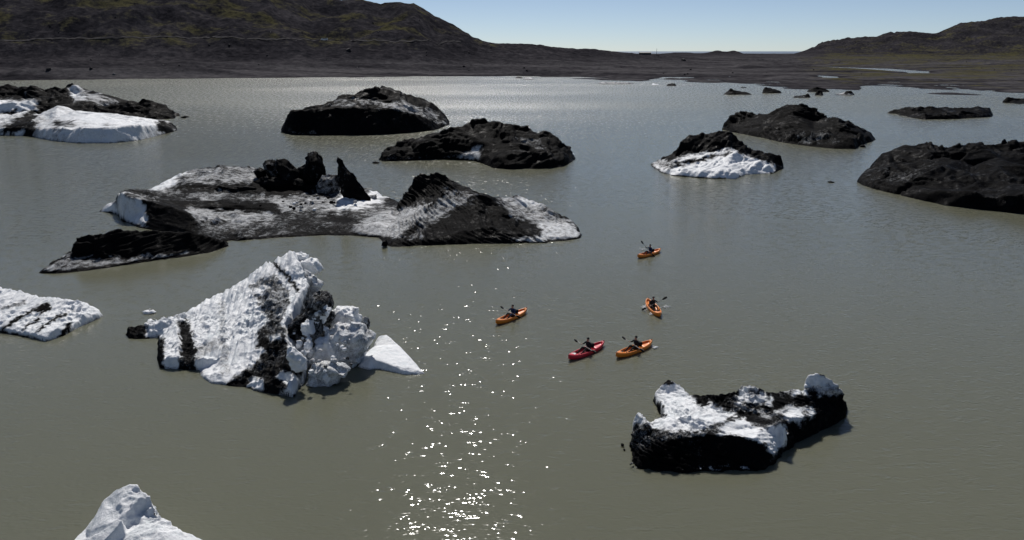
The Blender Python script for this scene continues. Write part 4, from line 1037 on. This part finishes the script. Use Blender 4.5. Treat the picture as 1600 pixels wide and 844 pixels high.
# ------------------------------------------------------------------ hut, mast, vehicle and boulders on land
def boxes(name, bl, mat, parent, bevel=0.0):
    bm = bmesh.new()
    for (cx, cy, cz, sx, sy, sz) in bl:
        r = bmesh.ops.create_cube(bm, size=1.0)
        for v in r["verts"]:
            v.co = Vector((cx + v.co.x * sx, cy + v.co.y * sy, cz + v.co.z * sz))
    if bevel: bmesh.ops.bevel(bm, geom=list(bm.edges), offset=bevel, segments=2, affect='EDGES')
    me = bpy.data.meshes.new(name); bm.to_mesh(me); bm.free()
    me.materials.append(mat)
    o = bpy.data.objects.new(name, me); col.objects.link(o); o.parent = parent
    return o
DARKWALL = plain("dark_cladding", (0.03, 0.034, 0.04), 0.7, 0.3, 0.2, 2.0)
ROOFM = plain("grey_metal_roof", (0.06, 0.065, 0.07), 0.5)
GLASS = plain("dark_glass", (0.02, 0.025, 0.03), 0.1)
STEEL = plain("galvanised_steel", (0.18, 0.19, 0.2), 0.45)
WHITE = plain("white_paint", (0.8, 0.8, 0.8), 0.35)
BLACKP = plain("black_plastic", (0.010, 0.010, 0.011), 0.65, 0.2)
def land(px, r):
    x = (px - 800) / FPX * (r * CP + CAM_H * SP)
    z = float(terrain_h(np.array([x]), np.array([r]))[0])
    return x, r, z
hx, hy, hz = land(1007, 1090)
hut = tag(empty("hut", (hx, hy, hz - 0.3)), "long low dark hut on the far shore rise, left of the mast", "hut")
boxes("wall", [(0, 0, 1.5, 16, 5, 3.2)], DARKWALL, hut)
bm = bmesh.new()
rv = [bm.verts.new(v) for v in [(-8.4, -3, 3.1), (8.4, -3, 3.1), (8.4, 3, 3.1), (-8.4, 3, 3.1), (-8.4, 0, 4.1), (8.4, 0, 4.1)]]
for f in ((0, 1, 5, 4), (2, 3, 4, 5), (0, 4, 3), (1, 2, 5), (3, 2, 1, 0)): bm.faces.new([rv[i] for i in f])
me = bpy.data.meshes.new("roof"); bm.to_mesh(me); bm.free(); me.materials.append(ROOFM)
ro = bpy.data.objects.new("roof", me); col.objects.link(ro); ro.parent = hut
for x in (-5.5, -2.5, 3.5, 6.0): boxes("window", [(x, -2.53, 1.8, 1.3, 0.08, 1.0)], GLASS, hut)
boxes("door", [(0.6, -2.53, 1.1, 1.0, 0.08, 2.1)], ROOFM, hut)
mx, my, mz = land(1025, 1090)
mast = tag(empty("mast", (mx, my, mz - 0.2)), "thin tall mast on the far shore rise", "mast")
boxes("mast_base", [(0, 0, 0.9, 7.5, 3.0, 2.0)], DARKWALL, mast)
bm = bmesh.new()
bmesh.ops.create_cone(bm, cap_ends=True, segments=8, radius1=0.35, radius2=0.16, depth=11.0, matrix=Matrix.Translation((0, 0, 5.6)))
me = bpy.data.meshes.new("pole"); bm.to_mesh(me); bm.free(); me.materials.append(STEEL)
po = bpy.data.objects.new("pole", me); col.objects.link(po); po.parent = mast
for z in (6.5, 8.5, 10.2): boxes("cross_arm", [(0, 0, z, 1.3, 0.12, 0.12)], STEEL, mast)
vp = on_terrain(507, 64.2)
if vp:
    van = tag(empty("vehicle", (vp.x, vp.y, vp.z + 0.25)), "small white vehicle parked on the hillside track", "vehicle")
    boxes("body", [(0.4, 0, 1.35, 5.4, 2.0, 1.7), (-2.6, 0, 1.0, 1.2, 1.9, 1.0)], WHITE, van, 0.12)
    boxes("window", [(0.4, -1.005, 1.75, 4.4, 0.02, 0.55)], GLASS, van)
    boxes("windscreen", [(-2.32, 0, 1.8, 0.03, 1.7, 0.6)], GLASS, van)
    for wx_ in (-2.2, 1.9):
        for wy in (-0.95, 0.95):
            bm = bmesh.new()
            bmesh.ops.create_cone(bm, cap_ends=True, segments=16, radius1=0.4, radius2=0.4, depth=0.25, matrix=Matrix.Translation((wx_, wy, 0.4)) @ Matrix.Rotation(math.pi / 2, 4, 'X'))
            me = bpy.data.meshes.new("wheel"); bm.to_mesh(me); bm.free(); me.materials.append(BLACKP)
            w = bpy.data.objects.new("wheel", me); col.objects.link(w); w.parent = van
# boulders on the slopes
BOULDER = plain("basalt_boulder", (0.022, 0.021, 0.024), 0.85, 0.2, 0.4, 0.8)
PALE = plain("pale_boulder", (0.20, 0.19, 0.18), 0.85, 0.2, 0.3, 0.8)
def boulder_mesh(seed, mat):
    bm = bmesh.new()
    bmesh.ops.create_icosphere(bm, subdivisions=3, radius=1.0)
    V = np.array([v.co[:] for v in bm.verts])
    rs = np.random.RandomState(seed)
    for _ in range(9):
        n = rs.randn(3); n /= np.linalg.norm(n); d = rs.uniform(0.6, 0.85)
        k = V @ n - d
        V = V - np.outer(np.clip(k, 0, None), n)
    V = V * (1 + 0.08 * noise3(V[:, 0] * 2, V[:, 1] * 2, V[:, 2] * 2, seed))[:, None]
    for v, c in zip(bm.verts, V): v.co = c
    me = bpy.data.meshes.new("boulder"); bm.to_mesh(me); bm.free(); me.materials.append(mat)
    return me
bmesh_dark = [boulder_mesh(s, BOULDER) for s in range(5)]
bmesh_pale = [boulder_mesh(s + 9, PALE) for s in range(3)]
def boulder(px, py, size, me, label, group=None):
    p = on_terrain(px, py)
    if p is None: return
    o = bpy.data.objects.new("boulder", me); col.objects.link(o)
    o.location = p + Vector((0, 0, size * 0.3)); o.scale = (size * rb.uniform(0.9, 1.3), size, size * rb.uniform(0.7, 1.0)); o.rotation_euler = (0, 0, rb.uniform(0, 6))
    tag(o, label, "boulder", group)
rb = random.Random(5)
boulder(545, 80, 2.2, bmesh_dark[0], "large dark boulder standing alone below the hillside track")
boulder(1068, 95, 2.6, bmesh_dark[1], "dark boulder on the plain right of the mast", None)
boulder(142, 108, 1.3, bmesh_dark[2], "upright dark boulder on the bench above the left shore", None)
boulder(76, 110, 1.6, bmesh_dark[3], "dark boulder on the bench at far left above the shore", None)
boulder(178, 117, 1.0, bmesh_pale[0], "pale boulder near the waterline of the left shore", None)
for k in range(36):
    px = rb.uniform(0, 860); py = rb.uniform(np.interp(px, [0, 480, 650, 780], [4, 8, 24, 76]), 112)
    boulder(px, py, rb.uniform(0.45, 1.1), rb.choice(bmesh_dark), "small dark boulder scattered on the left hillside", "boulders on the left hillside")
for k in range(12):
    px = rb.uniform(0, 860); py = rb.uniform(np.interp(px, [0, 480, 650, 780], [20, 24, 40, 80]), 118)
    boulder(px, py, rb.uniform(0.3, 0.6), rb.choice(bmesh_pale), "small pale stone scattered on the left hillside", "pale stones on the left hillside")
for k in range(20):
    px = rb.uniform(860, 1600); py = rb.uniform(94, 118)
    boulder(px, py, rb.uniform(0.4, 1.0), rb.choice(bmesh_dark), "small dark boulder scattered on the far gravel plain", "boulders on the gravel plain")

# ------------------------------------------------------------------ kayaks
def plastic(name, c):
    m, nt, b = new_mat(name)
    tc = N(nt, "ShaderNodeTexCoord")
    n = N(nt, "ShaderNodeTexNoise", i_Scale=6.0, i_Detail=5)
    nt.links.new(tc.outputs["Object"], n.inputs["Vector"])
    r = ramp(nt, [(0.3, tuple(v * 0.85 for v in c)), (0.7, c)])
    nt.links.new(n.outputs["Fac"], r.inputs[0]); nt.links.new(r.outputs[0], b.inputs["Base Color"])
    b.inputs["Roughness"].default_value = 0.38
    return m
ORANGE = plastic("orange_polyethylene", (0.80, 0.24, 0.025))
RED = plastic("red_polyethylene", (0.60, 0.02, 0.045))
NAVY = plain("navy_fabric", (0.012, 0.028, 0.085), 0.8, 0.2, 0.25, 9.0)
BLACKF = plain("black_fabric", (0.010, 0.010, 0.012), 0.8, 0.2, 0.3, 9.0)
CHAR = plain("charcoal_fabric", (0.022, 0.022, 0.026), 0.8, 0.2, 0.3, 9.0)
SKIN = plain("skin", (0.45, 0.27, 0.19), 0.5)
HAIR = plain("dark_hair", (0.015, 0.012, 0.01), 0.6)
GREYP = plain("grey_hatch_plastic", (0.42, 0.40, 0.40), 0.5)
ALU = plain("aluminium_shaft", (0.16, 0.16, 0.17), 0.45)
KL = 3.55
def kayak_hull():
    """sit-on-top hull: rounded bottom, raised rim, sunk cockpit and tank well"""
    ns = 64; rows = []
    for i in range(ns + 1):
        t = -1 + 2 * i / ns
        x = t * KL / 2
        a = abs(t)
        w = 0.385 * (1 - a ** 2.6) ** 0.85 + 0.012
        keel = -0.10 + 0.24 * a ** 5
        rim = 0.24 + 0.10 * a ** 3 + 0.04 * max(0, t) ** 4
        def seg(a0, a1, e=0.045): return float(sstep(a0 - e, a0 + e, np.array(t)) * sstep(a1 + e, a1 - e, np.array(t)))
        foot = seg(0.08, 0.60); seat = seg(-0.30, 0.09); well = seg(-0.84, -0.38)
        dep = 0.17 * foot + 0.15 * seat + 0.11 * well
        crown = 0.035 * (1 - max(foot, seat, well))
        iw = max(0.0, w - 0.075)
        half = [(0.0, keel), (0.45 * w, keel + 0.012), (0.82 * w, keel + 0.07), (w, keel + 0.17 + 0.0 * rim), (w * 1.0, rim - 0.05), (w - 0.012, rim - 0.012), (max(0, w - 0.035), rim),
                (iw, rim - 0.01 + crown * 0.3), (iw * 0.93, rim - 0.01 - dep * 0.75 + crown * 0.6), (iw * 0.75, rim - 0.01 - dep + crown * 0.8), (0.0, rim - 0.01 - dep + crown - (0.0))]
        # footwell has a centre console
        if foot > 0.3:
            half[-1] = (0.0, rim - 0.01 - dep * 0.45)
        ring = [(x, y, z) for y, z in half] + [(x, -y, z) for y, z in half[-2:0:-1]]
        rows.append(ring)
    n = len(rows[0]); V = [v for r in rows for v in r]; F = []
    for i in range(ns):
        for j in range(n):
            F.append((i * n + j, (i + 1) * n + j, (i + 1) * n + (j + 1) % n, i * n + (j + 1) % n))
    F.append(tuple(range(n))); F.append(tuple(ns * n + j for j in reversed(range(n))))
    return V, F
def lathe_box(name, cx, cy, cz, sx, sy, sz, mat, parent, bev=0.02, rot=None):
    bm = bmesh.new()
    bmesh.ops.create_cube(bm, size=1.0)
    for v in bm.verts: v.co = Vector((v.co.x * sx, v.co.y * sy, v.co.z * sz))
    bmesh.ops.bevel(bm, geom=list(bm.edges), offset=bev, segments=2, affect='EDGES')
    if rot is not None: bmesh.ops.rotate(bm, verts=bm.verts, cent=(0, 0, 0), matrix=Matrix.Rotation(rot, 3, 'Y'))
    bmesh.ops.translate(bm, verts=bm.verts, vec=(cx, cy, cz))
    me = bpy.data.meshes.new(name); bm.to_mesh(me); bm.free(); me.materials.append(mat)
    for p in me.polygons: p.use_smooth = True
    o = bpy.data.objects.new(name, me); col.objects.link(o); o.parent = parent
    return o
def disc(name, cx, cy, cz, rx, ry, h, mat, parent):
    bm = bmesh.new()
    bmesh.ops.create_cone(bm, cap_ends=True, segments=24, radius1=1.0, radius2=0.92, depth=1.0)
    for v in bm.verts: v.co = Vector((cx + v.co.x * rx, cy + v.co.y * ry, cz + v.co.z * h))
    me = bpy.data.meshes.new(name); bm.to_mesh(me); bm.free(); me.materials.append(mat)
    o = bpy.data.objects.new(name, me); col.objects.link(o); o.parent = parent
    return o
def tube(bm, a, b, r0, r1, seg=10):
    a = Vector(a); b = Vector(b); d = b - a
    m = Matrix.Translation((a + b) / 2) @ d.to_track_quat('Z', 'Y').to_matrix().to_4x4()
    bmesh.ops.create_cone(bm, cap_ends=True, segments=seg, radius1=r0, radius2=r1, depth=d.length, matrix=m)
def make_kayak(mat, pos, rz, label, hatch):
    root = tag(empty("kayak", pos, rz), label, "kayak", "kayaks on the lagoon")
    V, F = kayak_hull()
    hull = mesh_from("hull", V, F, mat, parent=root)
    lathe_box("seat_back", -0.50, 0, 0.36, 0.06, 0.40, 0.30, BLACKP, root, 0.025, -0.25)
    lathe_box("seat_pad", -0.22, 0, 0.105, 0.42, 0.38, 0.035, BLACKP, root, 0.015)
    disc("hatch", 1.28, 0, 0.295 if not hatch else 0.30, 0.20 if hatch else 0.13, 0.15 if hatch else 0.10, 0.03, GREYP if hatch else BLACKP, root)
    for s in (-1, 1):
        bm = bmesh.new(); tube(bm, (0.95, s * 0.17, 0.14), (0.95, s * 0.17, 0.26), 0.05, 0.04)
        me = bpy.data.meshes.new("foot_brace"); bm.to_mesh(me); bm.free(); me.materials.append(BLACKP)
        o = bpy.data.objects.new("foot_brace", me); col.objects.link(o); o.parent = root
        bm = bmesh.new(); tube(bm, (-0.1, s * 0.388, 0.18), (0.12, s * 0.388, 0.18), 0.014, 0.014)
        me = bpy.data.meshes.new("side_handle"); bm.to_mesh(me); bm.free(); me.materials.append(BLACKP)
        o = bpy.data.objects.new("side_handle", me); col.objects.link(o); o.parent = root
    for s, z in ((1.66, 0.36), (-1.66, 0.335)):
        bm = bmesh.new(); tube(bm, (s, -0.06, z), (s, 0.06, z), 0.018, 0.018)
        me = bpy.data.meshes.new("carry_handle"); bm.to_mesh(me); bm.free(); me.materials.append(BLACKP)
        o = bpy.data.objects.new("carry_handle", me); col.objects.link(o); o.parent = root
    return root
def make_paddle(pos, rz, c, ax, label):
    root = tag(empty("paddle", pos, rz), label, "paddle", "kayak paddles")
    root.scale = (0.86, 0.86, 0.86)
    c = Vector(c); ax = Vector(ax).normalized()
    bm = bmesh.new(); tube(bm, c - ax * 0.78, c + ax * 0.78, 0.019, 0.019)
    me = bpy.data.meshes.new("shaft"); bm.to_mesh(me); bm.free(); me.materials.append(ALU)
    o = bpy.data.objects.new("shaft", me); col.objects.link(o); o.parent = root
    for s in (-1, 1):
        d = ax * s
        side = d.cross(Vector((1, 0, 0.25))).normalized(); nrm = d.cross(side).normalized()
        V = []; n = 14
        for i in range(n + 1):
            t = i / n
            w = 0.105 * math.sin(math.pi * min(1, 0.10 + 0.86 * t)) ** 0.6 * (0.55 + 0.6 * t if t < 0.75 else 1.0)
            if t == 1: w *= 0.35
            p = c + d * (0.70 + 0.50 * t) + nrm * 0.05 * math.sin(t * 2.2)
            V += [p - side * w, p + nrm * 0.012, p + side * w, p - nrm * 0.012]
        F = [(i * 4 + j, (i + 1) * 4 + j, (i + 1) * 4 + (j + 1) % 4, i * 4 + (j + 1) % 4) for i in range(n) for j in range(4)] + [(0, 1, 2, 3), (n * 4 + 3, n * 4 + 2, n * 4 + 1, n * 4)]
        mesh_from("blade", [tuple(v) for v in V], F, BLACKP, parent=root)
    return root
def make_person(pos, rz, c, ax, jacket, hat, label, turn=0.0, lean=0.10):
    root = tag(empty("person", pos, rz), label, "person", "kayakers")
    root.scale = (0.86, 0.86, 0.86)
    c = Vector(c); ax = Vector(ax).normalized()
    handL = c + ax * 0.36; handR = c - ax * 0.36
    pel = Vector((-0.26, 0, 0.25))
    ch = pel + Vector((lean, 0, 0.40)); nk = pel + Vector((lean * 1.2, 0, 0.60)); hd = pel + Vector((lean * 1.2 + 0.02, 0, 0.72)); tp = pel + Vector((lean * 1.2 + 0.02, 0, 0.85))
    verts, edges, rad, mats = [], [], [], []
    def add(p, r, par=None):
        verts.append(tuple(p)); rad.append(r if isinstance(r, tuple) else (r, r))
        if par is not None: edges.append((par, len(verts) - 1))
        return len(verts) - 1
    ip = add(pel, (0.165, 0.13))
    iw = add(pel + Vector((lean * 0.4, 0, 0.18)), (0.15, 0.12), ip)
    ic = add(ch, (0.175, 0.13), iw)
    isx = add(pel + Vector((lean * 1.1, 0, 0.50)), (0.12, 0.09), ic)
    ik = add(nk, 0.06, isx)
    fwd = Vector((math.cos(turn), math.sin(turn), 0))
    ih = add(hd, (0.078, 0.088), ik)
    im = add(hd + Vector((0, 0, 0.06)), (0.082, 0.097), ih)
    it = add(tp - Vector((0, 0, 0.02)), (0.055, 0.065), im)
    add(hd + fwd * 0.105 + Vector((0, 0, 0.02)), 0.018, ih)          # nose
    for s in (-1, 1):
        sh = pel + Vector((lean * 1.1, s * 0.19, 0.50))
        h = handL if s > 0 else handR
        ish = add(sh, 0.072, isx)
        mid = (sh + h) / 2 + Vector((-0.06, s * 0.10, -0.13))
        d1 = (mid - sh)
        iu = add(sh + d1 * 0.5, 0.056, ish)
        ie = add(mid, 0.047, iu)
        iwv = add(mid + (h - mid) * 0.80, 0.033, ie)
        ihp = add(h + (mid - h).normalized() * 0.035, (0.042, 0.028), iwv)
        # five fingers closed on the shaft
        fd = (h - mid).normalized()
        perp = fd.cross(ax).normalized()
        for q in range(4):
            b0 = h + ax * ((q - 1.5) * 0.021) + perp * 0.026
            ib = add(b0, 0.010, ihp)
            ib2 = add(b0 + fd * 0.032 - perp * 0.004, 0.0095, ib)
            add(b0 + fd * (0.036 - 0.004 * abs(q - 1.3)) - perp * 0.040, 0.0085, ib2)
        ib = add(h - ax * s * 0.035 - perp * 0.022, 0.011, ihp)
        add(h - ax * s * 0.020 - perp * 0.030 + fd * 0.022, 0.0095, ib)
        # legs, knees bent into the footwell
        hip = pel + Vector((0.05, s * 0.10, -0.03))
        kn = Vector((0.30, s * 0.19, 0.46)); an = Vector((0.80, s * 0.16, 0.20)); to = Vector((0.92, s * 0.17, 0.27))
        i1 = add(hip, 0.098, ip); i2 = add((hip + kn) / 2, 0.088, i1); i3 = add(kn, 0.066, i2); i4 = add(kn + (an - kn) * 0.4, 0.060, i3); i5 = add(an, 0.043, i4); add(to, (0.045, 0.035), i5)
    me = bpy.data.meshes.new("body")
    me.from_pydata(verts, edges, [])
    tmp = bpy.data.objects.new("body_skeleton", me); col.objects.link(tmp)
    tmp.modifiers.new("skin", 'SKIN')
    sv = me.skin_vertices[0].data if me.skin_vertices else None
    if sv is None:
        bm = bmesh.new(); bm.from_mesh(me); bm.verts.layers.skin.verify(); bm.to_mesh(me); bm.free()
        sv = me.skin_vertices[0].data
    for k, r in enumerate(rad): sv[k].radius = r
    sv[0].use_root = True
    sub = tmp.modifiers.new("sub", 'SUBSURF'); sub.levels = 1; sub.render_levels = 1
    dg = bpy.context.evaluated_depsgraph_get()
    ev = tmp.evaluated_get(dg)
    bme = bpy.data.meshes.new_from_object(ev)
    bpy.data.objects.remove(tmp)
    bme.name = "body"
    bme.materials.clear()
    for m in (jacket, BLACKF, SKIN): bme.materials.append(m)
    for p in bme.polygons:
        q = p.center
        p.use_smooth = True
        if q.z > nk.z - 0.02: p.material_index = 2
        elif (q - handL).length < 0.085 or (q - handR).length < 0.085: p.material_index = 2
        elif q.x > 0.12 and q.z < 0.56 and abs(q.y) < 0.30 and (q - handL).length > 0.25 and (q - handR).length > 0.25 or q.z < 0.27: p.material_index = 1
        else: p.material_index = 0
    body = bpy.data.objects.new("body", bme); col.objects.link(body); body.parent = root
    # hat or hair
    bm = bmesh.new(); bmesh.ops.create_uvsphere(bm, u_segments=20, v_segments=12, radius=1.0)
    cc = hd + Vector((0, 0, 0.045)) - fwd * 0.012
    for v in list(bm.verts):
        front = v.co.x * fwd.x + v.co.y * fwd.y
        lo = -0.15 if front > 0.1 else -0.75
        z = max(v.co.z, lo + 0.3 * max(0, front))
        v.co = Vector((cc.x + v.co.x * 0.108, cc.y + v.co.y * 0.100, cc.z + 0.03 + z * 0.112))
    hm = bpy.data.meshes.new("hair"); bm.to_mesh(hm); bm.free(); hm.materials.append(hat)
    for p in hm.polygons: p.use_smooth = True
    ho = bpy.data.objects.new("knit_hat" if hat is not HAIR else "hair", hm); col.objects.link(ho); ho.parent = root
    # eyes
    for s in (-1, 1):
        sd = Vector((-fwd.y, fwd.x, 0)) * s
        p = hd + fwd * 0.088 + sd * 0.032 + Vector((0, 0, 0.035))
        bm = bmesh.new(); bmesh.ops.create_icosphere(bm, subdivisions=1, radius=0.013, matrix=Matrix.Translation(p))
        em = bpy.data.meshes.new("eye"); bm.to_mesh(em); bm.free(); em.materials.append(BLACKP)
        eo = bpy.data.objects.new("eye", em); col.objects.link(eo); eo.parent = root
    # buoyancy vest
    n = 20; V = []; lev = [(0.10, 0.175, 0.142), (0.22, 0.185, 0.150), (0.36, 0.20, 0.158), (0.46, 0.185, 0.145), (0.53, 0.13, 0.10)]
    for z, ry, rx in lev:
        for k in range(n):
            a = 2 * math.pi * k / n
            V.append((pel.x + lean * z / 0.42 * 1.0 + rx * math.cos(a), ry * math.sin(a), pel.z + z))
    F = [(i * n + k, i * n + (k + 1) % n, (i + 1) * n + (k + 1) % n, (i + 1) * n + k) for i in range(len(lev) - 1) for k in range(n)]
    vest = mesh_from("buoyancy_vest", V, F, CHAR if jacket is not NAVY else NAVY, parent=root)
    return root
def crew(bow, stern, mat, jacket, hat, c, ax, lk, lp, lpad, hatch=False, turn=0.0):
    b = Vector(G(*bow)); s = Vector(G(*stern))
    d = (b - s); rz = math.atan2(d.y, d.x)
    mid = (b + s) / 2
    pos = (mid.x, mid.y, 0.0)
    make_kayak(mat, pos, rz, lk, hatch)
    make_person(pos, rz, c, ax, jacket, hat, lp, turn)
    make_paddle(pos, rz, c, ax, lpad)
    return pos, rz
crew((777, 507), (821, 488), ORANGE, NAVY, HAIR, (0.24, 0, 0.60), (0.16, 1, -0.16), "orange kayak farthest left, under the kayaker in blue",
     "person in a navy blue jacket paddling the leftmost orange kayak", "paddle held by the kayaker in the navy blue jacket")
crew((892, 562), (940, 541), RED, BLACKF, BLACKF, (0.24, 0, 0.58), (0.16, 1, -0.12), "red kayak, the only red one, with a pale bow hatch",
     "person in black seated in the red kayak", "paddle held by the kayaker in the red kayak", True)
crew((963, 560), (1018, 538), ORANGE, BLACKF, BLACKF, (0.24, 0, 0.62), (0.14, 1, -0.16), "orange kayak right beside the red kayak",
     "person in black paddling the orange kayak beside the red one", "paddle held by the kayaker beside the red kayak")
crew((999, 403), (1029, 394), ORANGE, NAVY, BLACKF, (0.28, 0, 0.68), (-0.10, 1, -0.85), "orange kayak farthest from the camera",
     "person in dark blue paddling the farthest orange kayak", "steeply raised paddle of the farthest kayaker")
crew((1031, 497), (1011, 472), ORANGE, BLACKF, HAIR, (0.28, 0, 0.64), (0.05, 1, 0.55), "orange kayak pointing toward the camera, with splashes at its sides",
     "person in black paddling the orange kayak that points toward the camera", "raised paddle of the kayaker in the splashing kayak")
# splashes
FOAM = plain("white_water_foam", (0.85, 0.87, 0.88), 0.25)
def splash(cx, cy, rx, ry, n, seed, label):
    r_ = random.Random(seed)
    bm = bmesh.new()
    for _ in range(n):
        a = r_.uniform(0, 6.28); q = r_.random() ** 0.7
        p = Vector(G(cx + rx * q * math.cos(a), cy + ry * q * math.sin(a)))
        s = r_.uniform(0.015, 0.05)
        p.z = 0.01 + abs(r_.gauss(0, 0.05))
        bmesh.ops.create_icosphere(bm, subdivisions=1, radius=s, matrix=Matrix.Translation(p) @ Matrix.Diagonal((r_.uniform(0.8, 2.6), 1, 0.6, 1)))
    me = bpy.data.meshes.new("water_splash"); bm.to_mesh(me); bm.free(); me.materials.append(FOAM)
    o = bpy.data.objects.new("water_splash", me); col.objects.link(o)
    tag(o, label, kind="stuff")
splash(1007, 481, 6, 4, 40, 1, "white splash left of the kayak pointing toward the camera")
splash(1040, 481, 8, 3, 26, 2, "white splash right of the kayak pointing toward the camera")
splash(1018, 492, 5, 2, 16, 3, "white wavelet beside the bow of the kayak pointing toward the camera")
splash(1023, 544, 5, 2.5, 24, 4, "white splash behind the stern of the orange kayak beside the red one")
splash(1003, 390, 5, 1.2, 16, 5, "white splash beyond the farthest kayak")
